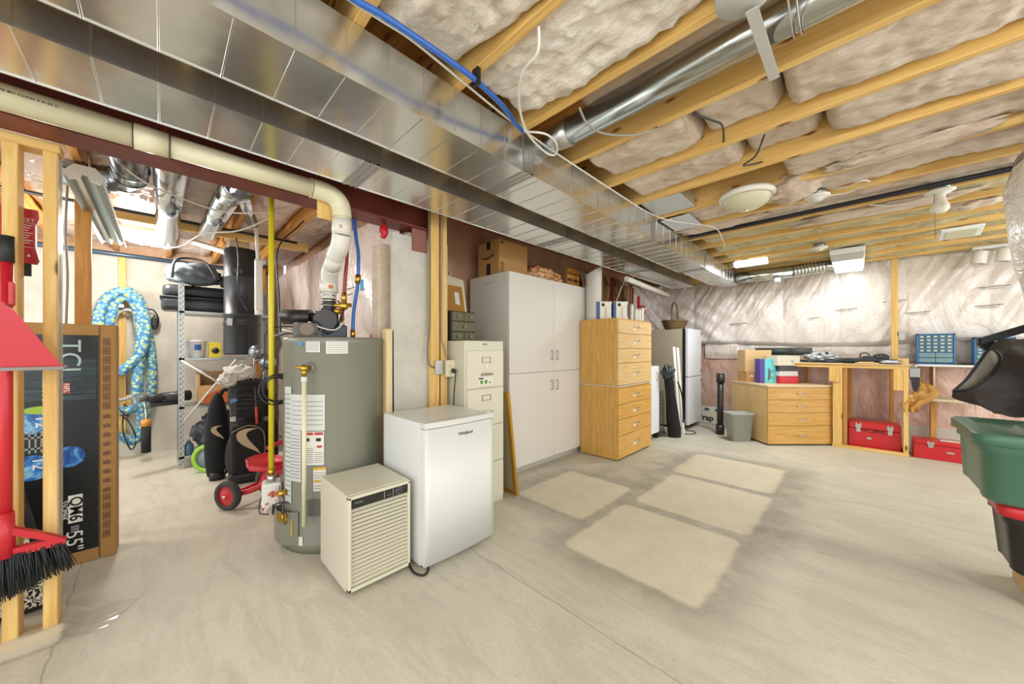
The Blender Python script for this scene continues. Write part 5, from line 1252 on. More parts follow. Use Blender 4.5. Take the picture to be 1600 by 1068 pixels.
# ================================================================== FILE CABINET
t = thing('file_cabinet', 'beige four-drawer metal filing cabinet with small stickers', 'filing cabinet', (-2.43, 1.82, 0))
FC = mat('file_beige', '#cdcbb6', .4); FCL = mat('file_front', '#d4d0bc', .4)
box('cabinet', FC, t, -2.76, -2.115, 1.62, 2.025, 0, 1.32, .004)
for k in range(4):
    z0 = .05 + k * .30; z1 = z0 + .292
    d = box('drawer', FCL, t, -2.12, -2.098, 1.635, 2.012, z0, z1, .004)
    bm = bm_new(); yc = 1.823
    for (a, b_, c_, e_) in ((yc - .045, yc + .045, z1 - .055, z1 - .051), (yc - .045, yc + .045, z1 - .095, z1 - .091), (yc - .045, yc - .041, z1 - .095, z1 - .051), (yc + .041, yc + .045, z1 - .095, z1 - .051)): tbox(bm, -2.098, -2.093, a, b_, c_, e_)
    mesh_obj('label_holder', bm, mat('nickel', '#8f8d80', .3, .8), d)
    tube('handle', mat('handle_nickel', '#a9a794', .25, .9), d, [(-2.098, yc - .05, z1 - .19), (-2.075, yc - .045, z1 - .185), (-2.07, yc, z1 - .185), (-2.075, yc + .045, z1 - .185), (-2.098, yc + .05, z1 - .19)], .007, 10)
    if k == 3:
        cyl('lock', CHROME, d, (-2.098, yc + .0, z1 - .125), (-2.09, yc, z1 - .125), .008)
        bm = bm_new(); tbox(bm, -2.0975, -2.0965, yc - .085, yc + .06, z0 + .02, z0 + .085); mesh_obj('sticker', bm, PAPER, d)
        bm = bm_new(); tlathe(bm, [(0, 0), (.016, 0), (.016, .001), (0, .001)], (-2.0965, yc - .05, z0 + .045), 18, (1, 0, 0)); tlathe(bm, [(0, 0), (.016, 0), (.016, .001), (0, .001)], (-2.0965, yc - .005, z0 + .045), 18, (1, 0, 0)); tlathe(bm, [(0, 0), (.009, 0), (.009, .001), (0, .001)], (-2.0965, yc + .035, z0 + .04), 18, (1, 0, 0)); mesh_obj('sticker_dots', bm, mat('green_print', '#6f9a3a', .5), d)
        bm = bm_new(); tbox(bm, -2.0964, -2.0955, yc - .08, yc - .03, z0 + .068, z0 + .078); mesh_obj('sticker_text', bm, INK, d)
bm = bm_new(); tbox(bm, -2.115, -2.112, 1.80, 1.845, 1.29, 1.297); mesh_obj('maker_plate', bm, GREYL, t)
# green drawer chest on it
t = thing('green_drawer_chest', 'small olive-green wooden drawer chest standing on the filing cabinet', 'drawer chest', (-2.43, 1.76, 1.32))
OG = mat('olive_paint', '#5e5a42', .6, var=.12, bscale=14); OGD = mat('olive_dark', '#34341f', .7)
box('case', OGD, t, -2.55, -2.315, 1.635, 1.885, 1.321, 1.565, .003)
def gd(y0, y1, z0, z1):
    d = box('drawer', OG, t, -2.316, -2.302, y0, y1, z0, z1, .002); cyl('knob', mat('knob_olive', '#77744a', .4), d, (-2.302, (y0 + y1) / 2, (z0 + z1) / 2), (-2.284, (y0 + y1) / 2, (z0 + z1) / 2), .009, .012, 14)
gd(1.643, 1.757, 1.485, 1.555); gd(1.763, 1.878, 1.485, 1.555); gd(1.643, 1.878, 1.40, 1.477); gd(1.643, 1.757, 1.328, 1.392); gd(1.763, 1.878, 1.328, 1.392)
t = thing('picture_board', 'brown board with a pale frame leaning above the green drawer chest', 'picture', (-2.7, 1.8, 1.32))
bm = bm_new(); tprism(bm, [(1.64, 1.32), (2.16, 1.32), (2.10, 1.93), (1.64, 1.99)], .014, (-2.66, 0, 0), (0, 1, 0), (-.06, 0, 1)); mesh_obj('frame', bm, mat('frame_cream', '#cfc4a2', .6), t)
bm = bm_new(); tprism(bm, [(1.64, 1.33), (2.135, 1.33), (2.075, 1.86), (1.64, 1.87)], .004, (-2.6455, 0, 0), (0, 1, 0), (-.06, 0, 1)); mesh_obj('panel', bm, mat('hardboard', '#a8741f', .6, var=.08, bscale=8), t)
bm = bm_new(); tprism(bm, [(1.99, 1.69), (2.045, 1.68), (2.03, 1.80), (1.98, 1.805)], .003, (-2.641, 0, 0), (0, 1, 0), (-.06, 0, 1)); mesh_obj('paper_slip', bm, PAPER, t)
# gold frame leaning on the filing cabinet
t = thing('gilt_picture_frame', 'tall gold picture frame standing between the filing cabinet and white cupboard', 'picture frame', (-2.2, 2.1, 0))
GD = mat('gilt', '#b8892c', .35, .5)
def fr(x0, x1, w0, w1, z0, z1, m, nm):
    bm = bm_new()
    lean = lambda z: .105 * (1 - z / .89)
    vsx = tbox(bm, x0, x1, w0, w1, z0, z1, .002)
    for v in bm.verts: v.co.y += lean(v.co.z)
    return mesh_obj(nm, bm, m, t)
fr(-2.105, -2.07, 2.035, 2.06, 0, .89, GD, 'frame_side'); fr(-2.40, -2.37, 2.035, 2.06, 0, .89, GD, 'frame_side'); fr(-2.37, -2.105, 2.035, 2.06, .0, .035, GD, 'frame_rail'); fr(-2.37, -2.105, 2.035, 2.06, .855, .89, GD, 'frame_rail')
fr(-2.375, -2.10, 2.042, 2.050, .03, .86, mat('backing', '#a59a78', .7), 'backing')

# ================================================================== WHITE CUPBOARD
t = thing('white_cupboard', 'tall white laminate cupboard with four doors', 'cupboard', (-2.72, 3.08, 0))
box('carcass', WHITE, t, -3.02, -2.432, 2.388, 3.765, .07, 2.02, .002)
box('plinth', mat('plinth_grey', '#b5b1a6', .6), t, -2.98, -2.47, 2.40, 3.75, 0, .07)
for (y0, y1, hs) in ((2.39, 3.088, 1), (3.092, 3.763, -1)):
    for (z0, z1, hz) in ((.072, 1.008, .86), (1.014, 2.018, 1.19)):
        d = box('door', WHITE, t, -2.43, -2.412, y0, y1, z0, z1, .0015)
        yh = y1 - .045 if hs > 0 else y0 + .045
        tube('handle', mat('handle_grey', '#9b9a94', .3, .6), d, [(-2.412, yh, hz - .05), (-2.388, yh, hz - .045), (-2.386, yh, hz), (-2.388, yh, hz + .045), (-2.412, yh, hz + .05)], .005, 8)
bm = bm_new()
for k in range(6): ttube(bm, [(-2.78 + .03 * k, 2.3865, 1.93 + .008 * (k % 2)), (-2.765 + .03 * k, 2.3865, 1.945), (-2.77 + .03 * k + .02, 2.3865, 1.928)], .0012, 5, 2)
mesh_obj('pen_scribble', bm, mat('pencil', '#8b877d', .7), t)
# things on top
t = thing('shipping_box', 'brown shipping box with a curved arrow print on the white cupboard', 'box', (-2.76, 2.64, 2.02))
box('carton_body', CARD, t, -2.93, -2.60, 2.43, 2.86, 2.022, 2.384, .003)
bm = bm_new(); ttube(bm, [(-2.88 + .0, 2.4285, 2.235), (-2.83, 2.4285, 2.213), (-2.76, 2.4285, 2.21), (-2.70, 2.4285, 2.235)], lambda q: .003 + .005 * sin(pi * q), 6, 5); tprism(bm, [(0, 0), (.035, .03), (.03, -.012)], .002, (-2.715, 2.428, 2.225), (1, 0, 0), (0, 0, 1)); mesh_obj('curved_arrow_print', bm, INK, t)
box('tape_print', INK, t, -2.79, -2.73, 2.4275, 2.429, 2.30, 2.38); box('tape_print', INK, t, -2.79, -2.73, 2.4275, 2.429, 2.03, 2.15)
bm = bm_new()
for k in range(7): tbox(bm, -2.60, -2.5985, 2.45 + .0, 2.475, 2.05 + k * .016, 2.06 + k * .016); tbox(bm, -2.60, -2.5985, 2.48, 2.50, 2.05 + k * .016, 2.06 + k * .016)
mesh_obj('small_print', bm, mat('brown_ink', '#6d4d28'), t)
box('corner_print', mat('brown_ink', '#6d4d28'), t, -2.60, -2.5985, 2.45, 2.50, 2.34, 2.37)
BG = NT('floral_bag'); BG.color(BG.ramp(BG.noise(BG.coord(), 16, 4, .6, 1), [(.36, hx('#b23a28')), (.46, hx('#cf9a48')), (.52, hx('#dccf9c')), (.58, hx('#b9502f'))])); BG.set(Roughness=.2); BG.b.inputs['Coat Weight'].default_value = .7
bm = bm_new(); tblob(bm, (-2.72, 3.16, 2.13), (.20, .22, .115), .15, 2.4, 21, 4, .9); tblob(bm, (-2.66, 3.40, 2.10), (.10, .10, .09), .3, 3, 22, 4, .9)
tag(mesh_obj('bagged_quilt', bm, BG.m), 'clear bag stuffed with a red and yellow patterned quilt on the white cupboard', 'bag')
t = thing('wooden_crate', 'small wooden crate box on the right end of the white cupboard', 'crate', (-2.66, 3.62, 2.02))
WO = wood('crate_wood', '#9a6424', '#b97f36', '#cf9a4e', 'y', .6)
box('back', WO, t, -2.84, -2.825, 3.50, 3.76, 2.022, 2.26); box('bottom', WO, t, -2.84, -2.52, 3.50, 3.76, 2.022, 2.035)
for z in (2.04, 2.125, 2.20): box('front_slat', WO, t, -2.535, -2.52, 3.50, 3.76, z, z + .055, .002)
for y in (3.50, 3.63, 3.745): box('post', WO, t, -2.55, -2.535, y, y + .015, 2.035, 2.26)

# ================================================================== OAK DRAWER CHESTS
def chest(label, z0, rows, y0, y1, x0=-2.40, x1=-1.90, base=0):
    t = thing('oak_drawer_chest', label, 'drawer chest', ((x0 + x1) / 2, (y0 + y1) / 2, z0), 'oak drawer chests')
    box('carcass', oak('z'), t, x0, x1 - .02, y0, y1, z0, rows[-1] + .018, .002)
    for k in range(len(rows) - 1):
        d = box('drawer', oakl('y') if rows[k] > .8 else oak('y'), t, x1 - .02, x1, y0 + .004, y1 - .004, rows[k] + .003, rows[k + 1] - .003, .002)
        yc = (y0 + y1) / 2; zc = (rows[k] + rows[k + 1]) / 2 + .01
        tube('handle', CHROME, d, [(x1, yc - .05, zc), (x1 + .022, yc - .04, zc), (x1 + .024, yc + .04, zc), (x1, yc + .05, zc)], .006, 8)
        bm = bm_new(); tbox(bm, x1, x1 + .0015, yc - .075, yc - .01, zc - .045, zc - .012); mesh_obj('label_card', bm, PAPER, d)
    return t
chest('tall oak drawer chest, lower half, standing on the floor right of the white cupboard', .01, [.02, .279, .458, .629, .812], 3.60, 4.476)
bm = bm_new(); tbox(bm, -2.41, -1.893, 3.595, 4.48, .832, .842); tag(mesh_obj('spacer_board', bm, mat('pale_board', '#cfcab8', .6)), 'thin pale board between the two stacked oak drawer chests', 'board')
chest('oak drawer chest stacked on top of the lower one, right of the white cupboard', .843, [.845, 1.097, 1.264, 1.436, 1.590], 3.60, 4.476)
box('void_base', BLACK, None, -2.38, -1.93, 3.62, 4.45, 0, .011); tag(bpy.data.objects['void_base'], 'dark plinth under the oak drawer chests', 'plinth'); bpy.data.objects['void_base'].name = 'chest_plinth'
for k, (cx_, cy_, lab) in enumerate(((-2.177, 3.757, 'white and blue drink carton at the left end on the oak chest'), (-2.040, 3.893, 'white and blue drink carton right of its twin on the oak chest'))):
    t = thing('paper_carton', lab, 'carton', (cx_, cy_, 1.61), 'cartons on the oak chest', radians(44))
    box('carton_body', mat('carton_white', '#e2dfd0', .4), t, -.088, .088, -.04, .04, 0, .215, .003, None, True)
    box('blue_panel', mat('carton_blue', '#2c4a78', .4), t, -.0885, -.052, -.0408, .0405, .004, .211, 0, None, True)
    box('blue_panel', mat('carton_blue', '#2c4a78'), t, .080, .0885, -.0408, .0405, .03, .18, 0, None, True)
    mesh_obj('round_mark', W(t, lambda b: tlathe(b, [(0, 0), (.019, 0), (.019, .001), (0, .001)], (-.015, -.0405, .175), 24, (0, -1, 0))), mat('dark_print', '#101214'), t)
    box('printed_block', mat('carton_cream', '#cfc6a4'), t, .0, .03, -.0405, -.0402, .02, .15, 0, None, True)
for k, (x, y, h) in enumerate(((-2.0, 4.12, .185), (-1.965, 4.165, .13), (-1.95, 4.215, .13), (-1.935, 4.27, .145))):
    t = thing('white_jar', ['tallest white jar next to the cartons', 'white jar second from the cartons', 'white jar third from the cartons', 'white jar at the right end of the oak chest'][k] + ' on the oak chest' * (k < 3), 'jar', (x, y, 1.61), 'white jars on the oak chest')
    bm = bm_new(); tlathe(bm, [(0, 0), (.021, 0), (.024, .01), (.024, h), (.018, h + .01), (0, h + .01)], (x, y, 1.609), 24); mesh_obj('jar_body', bm, mat('jar_white', '#dcd9cc', .3), t)
    cyl('lid', mat('lid_cream', '#c9c4b0', .4), t, (x, y, 1.609 + h + .009), (x, y, 1.609 + h + .022), .020)

# ---- behind the oak chests: cardboard stack etc.
t = thing('cardboard_stack', 'stack of flattened cardboard sheets standing on edge behind the oak chest', 'cardboard', (-2.85, 4.6, 0))
rr = random.Random(4)
for k in range(16):
    y = 4.30 + k * .078; col = [CARD, mat('card_dark', '#8a5a30', .9, var=.1), CARDL, mat('card_red', '#9a4a30', .9), mat('card_grey', '#8a8068', .9)][rr.choice([0, 0, 1, 2, 1, 3, 4])]
    bm = bm_new(); zt = 2.30 + rr.uniform(-.04, .06); tprism(bm, [(0, 0), (.012 + rr.uniform(0, .03), 0), (.02, zt), (0, zt)], rr.uniform(.14, .20), (-2.81, y, .002), (0, 1, .0), (-.0, .03, 1)); mesh_obj('sheet', bm, col, t)
bm = bm_new()
def roll(u, v):
    a = 2 * pi * u; return Vector((-2.30 + .095 * cos(a) * (1 + .1 * v), 3.74 + .08 * sin(a), 1.612 + .60 * v + .05 * sin(a + 1) * (v > .9)))
tgrid(bm, roll, 24, 12)
tag(mesh_obj('plastic_roll', bm, mat('milky_plastic', '#cfc9be', .3, bump=.5, bscale=10)), 'milky plastic sheet roll standing between the white cupboard and the cartons', 'plastic roll')
t = thing('coiled_cable', 'coil of black cable hanging on the wall behind the oak chest', 'cable', (-3.0, 5.3, 1.9))
bm = bm_new()
for k, r_ in enumerate((.12, .13, .11)): ttube(bm, [(-2.55 + .01 * k, 5.0 + r_ * .8 * cos(a), 1.87 + r_ * 1.15 * sin(a)) for a in [2 * pi * i / 16 for i in range(17)]], .008, 8, 3)
ttube(bm, [(-2.55, 4.93, 1.99), (-2.6, 4.7, 2.15), (-2.6, 4.5, 2.30)], .006, 6)
mesh_obj('cable', bm, BLACK, t)
t = thing('bar_clamp', 'red clamp with a curved pale tube hanging left of the wicker basket', 'clamp', (-2.5, 5.35, 1.9))
bm = bm_new(); tbox(bm, -2.42, -2.39, 5.17, 5.22, 1.82, 2.07, .004); tbox(bm, -2.42, -2.36, 5.20, 5.36, 1.83, 1.93, .01); tbox(bm, -2.42, -2.38, 5.24, 5.3, 1.68, 1.84, .01); mesh_obj('jaws', bm, RED, t)
tube('bar', WC, t, [(-2.35, 5.32, 1.90), (-2.33, 5.20, 1.86), (-2.3, 5.0, 1.76), (-2.27, 4.86, 1.60)], .022, 12)
t = thing('white_pipe', 'white plastic pipe hanging horizontally under the second duct', 'pipe', (-2.1, 4.8, 2.1))
cyl('pipe', WHPVC, t, (-2.03, 4.05, 2.125), (-2.08, 5.50, 2.085), .032, n=24)
for y in (4.3, 5.2): tube('hanger', WC, t, [(-2.04, y, 2.09), (-2.09, y + .01, 2.12), (-2.07, y + .02, 2.2)], .004)
cable('white_cable', 'thin white cord slanting behind the jars on the oak chest', [(-2.2, 4.35, 2.18), (-2.22, 4.2, 1.95), (-2.22, 4.1, 1.72), (-2.15, 4.08, 1.615)], .006, WC)
cable('black_cable', 'thin black rod slanting behind the drink cartons', [(-2.3, 3.88, 1.62), (-2.3, 4.1, 1.88), (-2.3, 4.3, 2.2)], .008, BLACK)

# white cabinet on wheels, bag, slats, rack
t = thing('wheeled_cabinet', 'narrow white cabinet on casters right of the oak chest', 'cabinet', (-2.2, 4.9, 0))
box('cabinet', WHITEG, t, -2.45, -2.03, 4.62, 5.0, .08, 1.02, .004)
box('door', mat('white_door', '#e2e6ea', .35), t, -2.028, -2.012, 4.62, 5.0, .085, 1.015, .003)
tube('handle', mat('handle_grey', '#9b9a94'), t, [(-2.012, 4.90, .82), (-1.992, 4.90, .83), (-1.992, 4.90, .92), (-2.012, 4.90, .93)], .005)
for y in (4.70, 4.95): cyl('caster', BLACK, t, (-2.04, y - .015, .04), (-2.04, y + .015, .04), .04)
for y in (4.70, 4.95): cyl('caster', BLACK, t, (-2.40, y - .015, .04), (-2.40, y + .015, .04), .04)
t = thing('wire_rack', 'dark wire rack with small squares behind the long black bag', 'rack', (-2.1, 5.12, 0))
bm = bm_new()
for k in range(12): tcyl(bm, (-2.02, 5.03, .06 + k * .05), (-2.02, 5.20, .06 + k * .05), .004, n=6)
for k in range(5): tcyl(bm, (-2.02, 5.03 + k * .042, .0), (-2.02, 5.03 + k * .042, .66), .004, n=6)
tbox(bm, -2.20, -2.0, 5.03, 5.20, .02, .05)
mesh_obj('grid', bm, mat('rack_grey', '#5c5a56', .5), t)
t = thing('travel_bag', 'long black tubular bag with a tied top leaning right of the white cabinet', 'bag', (-1.9, 5.2, 0))
def tb(u, v):
    a = 2 * pi * u; z = .01 + .90 * v; r = .085 + .01 * sin(v * 7) - .02 * v; c_ = Vector((-1.88 - .03 * v, 5.22 - .16 * v, z))
    if v > .86: r *= 1 - (v - .86) * 3
    return c_ + Vector((r * cos(a), r * sin(a), 0)) * (1 + .08 * noise.noise(Vector((cos(a) * 2, sin(a) * 2, z * 5))))
bm = bm_new(); tgrid(bm, tb, 28, 40); mesh_obj('bag_body', bm, BLACKF, t)
bm = bm_new(); tblob(bm, (-1.91, 5.05, .93), (.075, .08, .10), .5, 2.6, 31, 4); mesh_obj('gathered_top', bm, mat('bag_shine', '#2c333a', .3, bump=.6, bscale=20), t)
tube('strap', BLACKF, t, [(-1.80, 5.12, .80), (-1.77, 5.2, .6), (-1.78, 5.27, .35), (-1.79, 5.3, .2)], .010)
cyl('base', BLACK, t, (-1.88, 5.22, 0), (-1.88, 5.22, .03), .085)
for k, (y, lab) in enumerate(((5.36, 'white slat leaning at the left of the pair by the refrigerator'), (5.50, 'white slat leaning right of its twin against the refrigerator'))):
    bm = bm_new(); tbox(bm, -1.86, -1.845, y - .045, y + .045, 0, 1.29 - .01 * k, .004)
    tbox(bm, -1.8455, -1.842, y - .008, y + .008, 0.01, 1.27, .001)
    for v in bm.verts: v.co.y -= .14 * v.co.z / 1.3; v.co.x -= .03 * v.co.z
    tag(mesh_obj('white_plank', bm, mat('plank_white', '#e8e6e0', .4)), lab, 'slat', 'white slats leaning by the refrigerator')
cable('black_cable', 'thin black cord end lying on the floor in front of the refrigerator', [(-1.82, 5.45, .008), (-1.75, 5.5, .008), (-1.72, 5.62, .008), (-1.78, 5.72, .008), (-1.88, 5.70, .008)], .006, BLACK)

# refrigerator
t = thing('refrigerator', 'tall beige-sided refrigerator with two white doors', 'refrigerator', (-2.25, 6.07, 0))
box('cabinet', mat('fridge_beige', '#b9b09c', .5), t, -2.60, -1.955, 5.76, 6.38, .04, 1.58, .006)
box('gasket', BLACK, t, -1.955, -1.915, 5.758, 6.378, .06, 1.578)
for z0, z1 in ((.075, .815), (.825, 1.578)):
    d = box('door', mat('fridge_white', '#dbe0e6', .35), t, -1.915, -1.865, 5.76, 6.38, z0, z1, .008)
    for z in (z0 + .06, z1 - .08): box('hinge', GREYL, d, -1.865, -1.858, 6.35, 6.378, z, z + .03)
box('toe_kick', BLACK, t, -2.55, -1.96, 5.78, 6.36, 0, .042)
# basket
t = thing('wicker_basket', 'brown wicker basket with a tall twisted handle on the refrigerator', 'basket', (-2.12, 5.86, 1.58))
WK = mat('wicker', '#77603a', .75, bump=.8, bscale=90, var=.35); bc = Vector((-2.13, 5.92, 1.582))
bm = bm_new()
for k in range(9):
    z = k * .015; rr_ = .15 + .06 * (k / 8) ** .7
    pts = [bc + Vector((rr_ * .85 * cos(a), rr_ * sin(a) * 1.1, z + .008 + .006 * sin(a * 12 + k * pi))) for a in [2 * pi * i / 48 for i in range(49)]]
    ttube(bm, pts, .009, 6, 1)
tlathe(bm, [(0, .0), (.14, .0), (.15, .01), (.14, .012), (0, .01)], bc, 28)
mesh_obj('bowl', bm, WK, t)
bm = bm_new()
for ph in (0, pi): ttube(bm, [bc + Vector((.006 * cos(14 * q * pi + ph), .13 * cos(pi * q) + .006 * sin(14 * q * pi + ph), .12 + .32 * sin(pi * q) ** .55)) for q in [i / 44 for i in range(45)]], .008, 6, 1)
mesh_obj('handle', bm, WK, t)
bm = bm_new(); ttube(bm, [bc + Vector((.185 * cos(a), .232 * sin(a), .13)) for a in [2 * pi * i / 32 for i in range(33)]], .013, 8, 1); mesh_obj('rim', bm, WK, t)

# ================================================================== BACK RIGHT
t = thing('membrane_sheet', 'white wrapped bundle with black and blue lettering at the foot of the back wall', 'sheet', (-1.9, 6.45, 0))
bm = bm_new()
def mem(u, v): return Vector((-2.12 + .50 * u, 6.50 - .03 * sin(pi * v) - .012 * noise.noise(Vector((u * 4, v * 3, 2))), .03 + .26 * v))
tbox(bm, -2.12, -1.62, 6.50, 6.60, 0, .285, .02, 3); mesh_obj('wrap', bm, mat('wrap_white', '#cfcbbb', .4), t)
textm('lettering', 'rap', .13, (-1.80, 6.498, .10), (1, 0, 0), (0, 0, 1), mat('dark_print', '#101214'), t, .0008, bold=.004)
bm = bm_new()
for x in (-1.98, -1.86, -1.70): tprism(bm, [(0, 0), (.07, .0), (.085, .04), (.02, .05)], .0015, (x, 6.499, .225), (1, 0, 0), (0, 0, 1))
mesh_obj('printed_shapes', bm, mat('teal_navy', '#33506a', .5), t)
t = thing('black_pipe', 'upright black plastic drain pipe left of the wastebasket', 'pipe', (-1.45, 5.83, 0))
AB = mat('abs_black', '#2b2723', .4)
cyl('pipe', AB, t, (-1.452, 5.83, 0.02), (-1.452, 5.86, .84), .042, n=28); cyl('lower_coupling', AB, t, (-1.452, 5.83, 0), (-1.452, 5.835, .14), .056, n=28); cyl('upper_coupling', AB, t, (-1.452, 5.857, .76), (-1.452, 5.86, .88), .055, n=28); cyl('end_cap', AB, t, (-1.452, 5.86, .86), (-1.452, 5.86, .90), .048, n=28)

t = thing('oak_desk', 'oak-veneer desk unit with four drawers set diagonally in the far corner', 'desk', (-.81, 6.2, 0), None, radians(45))
# local frame: +x along the drawer front (from left corner), +y away from the room
L_, Dp, Hh = .845, .745, .785
ox, oy = -.835 + .81, 5.571 - 6.2
M45 = Matrix.Rotation(radians(-45), 4, 'Z'); o_ = M45 @ Vector((ox, oy, 0)); X0, Y0 = o_.x, o_.y
box('carcass', oakl('z'), t, X0, X0 + L_, Y0 + .02, Y0 + Dp, .02, Hh - .025, .002, None, True)
box('top', mat('desk_top', '#d8c198', .4), t, X0 - .004, X0 + L_ + .004, Y0, Y0 + Dp, Hh - .025, Hh, .002, None, True)
for (z0, z1) in ((.02, .255), (.26, .425), (.43, .595), (.60, .752)):
    d = box('drawer', oak('x'), t, X0 + .003, X0 + L_ - .003, Y0 + .002, Y0 + .02, z0, z1, .002, None, True)
    xc = X0 + L_ * .52; zc = (z0 + z1) / 2
    bm = bm_new(); ttube(bm, [(xc - .05, Y0, zc), (xc - .045, Y0 - .022, zc), (xc + .045, Y0 - .022, zc), (xc + .05, Y0, zc)], .006, 8); bmesh.ops.transform(bm, matrix=parent_world(t), verts=bm.verts); mesh_obj('handle', bm, CHROME, d)
box('base', BLACK, t, X0 + .02, X0 + L_ - .02, Y0 + .03, Y0 + Dp - .02, 0, .021, 0, None, True)
t = thing('wastebasket', 'grey plastic wastebasket in front of the desk', 'wastebasket', (-1.17, 5.62, 0), None, radians(45))
GB_ = mat('bin_grey', '#a5a79f', .45)
bm = bm_new(); N = 32
def rr_(w_, d_, z, n=N): return [Vector((w_ * (abs(cos(a)) ** .35) * (1 if cos(a) >= 0 else -1), d_ * (abs(sin(a)) ** .35) * (1 if sin(a) >= 0 else -1), z)) for a in [2 * pi * i / n for i in range(n)]]
rings = [rr_(.12, .085, 0.0), rr_(.155, .108, .37), rr_(.17, .12, .37), rr_(.17, .12, .385), rr_(.158, .108, .385), rr_(.118, .083, .01)]
V = [[bm.verts.new(q) for q in r] for r in rings]
for a in range(len(V) - 1):
    for i in range(N):
        f = bm.faces.new((V[a][i], V[a][(i + 1) % N], V[a + 1][(i + 1) % N], V[a + 1][i])); f.smooth = True
bm.faces.new(V[0][::-1]); bm.faces.new(V[-1])
bmesh.ops.transform(bm, matrix=parent_world(t), verts=bm.verts); mesh_obj('bin_body', bm, GB_, t)

def rbox(name, label, cat, cx_, cy_, w_, d_, z0, z1, m, rot=45, group=None, bev=.003):
    t = thing(name, label, cat, (cx_, cy_, z0), group, radians(rot))
    box('carton_body', m, t, -w_ / 2, w_ / 2, -d_ / 2, d_ / 2, 0, z1 - z0, bev, None, True)
    return t
b1 = rbox('cardboard_box', 'low brown box at the left on the desk under a bigger box', 'box', -1.12, 6.10, .26, .20, .786, .93, CARD)
box('label', PAPER, b1, -.08, -.03, -.1015, -.10, .07, .10, 0, None, True)
rbox('cardboard_box', 'big brown box standing on the low box on the desk', 'box', -1.085, 6.135, .36, .20, .931, 1.245, CARDL, 40)
b2 = rbox('purple_box', 'purple and turquoise printed box on the desk', 'box', -.915, 5.99, .25, .10, .786, 1.12, mat('turquoise_card', '#62c4c4', .4), 45)
box('purple_side', mat('purple_card', '#4a3c8f', .4), b2, -.1265, -.06, -.0515, .0515, 0, .335, 0, None, True); box('purple_edge', mat('purple_card', '#4a3c8f'), b2, .095, .1265, -.0515, .0515, 0.05, .335, 0, None, True)
def pic(bm): tprism(bm, [(-.02, .03), (.0, .04), (.02, .08), (.022, .15), (.01, .2), (-.01, .21)], .001, (0, -.0505, 0), (1, 0, 0), (0, 0, 1)); [tbox(bm, .02, .07, -.052, -.0505, z, z + .006) for z in (.06, .08, .15, .17)]
mesh_obj('printed_picture', W(b2, pic), mat('slate_print', '#50606a'), b2)
b3 = rbox('storage_box', 'red storage box at the bottom of the stack on the desk', 'box', -.74, 6.14, .26, .20, .786, .885, RED, 45, None, .006)
rbox('storage_box', 'pale grey lidded box just above the red one in the desk stack', 'box', -.745, 6.14, .255, .19, .886, .955, mat('box_pale', '#cbc8c4', .5), 45)
rbox('storage_box', 'dark grey box in the middle of the desk stack', 'box', -.75, 6.14, .26, .20, .956, 1.03, mat('box_dark', '#3d3f43', .5), 45)
b4 = rbox('shoe_box', 'white shoe box on top of the desk stack', 'box', -.755, 6.14, .31, .22, 1.031, 1.165, mat('box_white', '#cfc8b6', .5), 45)
textm('lettering', '86', .03, tuple((parent_world(b4) @ Vector((.05, -.1115, .06)))), tuple(Matrix.Rotation(radians(45), 3, 'Z') @ Vector((1, 0, 0))), (0, 0, 1), GREYL, b4)
t = thing('rolled_mat', 'dark green rolled mat lying across the boxes behind the desk stack', 'roll', (-.7, 6.45, 1.17))
cyl('roll', mat('mat_green', '#2f3d38', .5), t, (-1.12, 6.44, 1.225), (-.52, 6.44, 1.225), .052, n=28); cyl('end_section', mat('mat_grey', '#454a45', .5), t, (-.72, 6.44, 1.225), (-.46, 6.44, 1.225), .055, n=28)
bpy.data.objects.remove(bpy.data.objects['rolled_mat']) if False else None

# workbench
t = thing('workbench', 'raw pine 2x4 workbench frame against the back wall', 'workbench', (.09, 6.4, 0))
def mb(nm, m, *a): return box(nm, m, t, *a, .003)
mb('bottom_rail', PX_, -.24, .42, 6.12, 6.16, 0, .04)
mb('bottom_rail', PY_, -.24, -.20, 6.16, 6.70, 0, .04); mb('bottom_rail', PY_, .38, .42, 6.16, 6.70, 0, .04)
mb('post', PZ, -.235, -.145, 6.12, 6.16, .04, 1.02); mb('post', pined('z'), -.14, -.10, 6.165, 6.255, .04, 1.02)
mb('post', PZ, .375, .415, 6.12, 6.21, .04, 1.02); mb('post', pined('z'), .285, .325, 6.60, 6.69, .04, 1.02); mb('post', pined('z'), -.10, -.06, 6.60, 6.69, .04, 1.02)
mb('gusset_block', PZ, -.27, -.18, 6.10, 6.12, .84, 1.02); mb('gusset_block', PZ, .295, .375, 6.125, 6.165, .77, 1.02)
mb('top_rail', PX_, -.75, .42, 6.12, 6.16, 1.02, 1.062); mb('top_rail', PX_, -.75, .42, 6.66, 6.70, 1.02, 1.062)
mb('bench_top', mat('ply_top', '#d6bd8e', .6, var=.06, bscale=8), -.76, -.13, 6.10, 6.70, 1.063, 1.078)
mb('bench_top', mat('ply_top', '#d6bd8e'), -.125, .43, 6.10, 6.70, 1.063, 1.075)
mb('rear_leg', pined('z'), -.56, -.52, 6.66, 6.70, 0, 1.02)
# right shelf bracketed to wall
t = thing('wall_shelf', 'white-topped shelf with a pine post right of the workbench', 'shelf', (.75, 6.6, 0))
box('shelf_board', mat('shelf_white', '#dcd9d0', .45), t, .43, 1.5, 6.42, 6.72, 1.05, 1.075, .003)
box('post', pined('z'), t, .625, .675, 6.62, 6.70, 0, 1.05, .003)
box('lower_shelf', mat('ply_grey', '#cfc2a6', .6), t, .52, 1.02, 6.25, 6.62, .66, .685, .002)
box('bracket', STEEL, t, .64, .655, 6.55, 6.62, .80, 1.05)
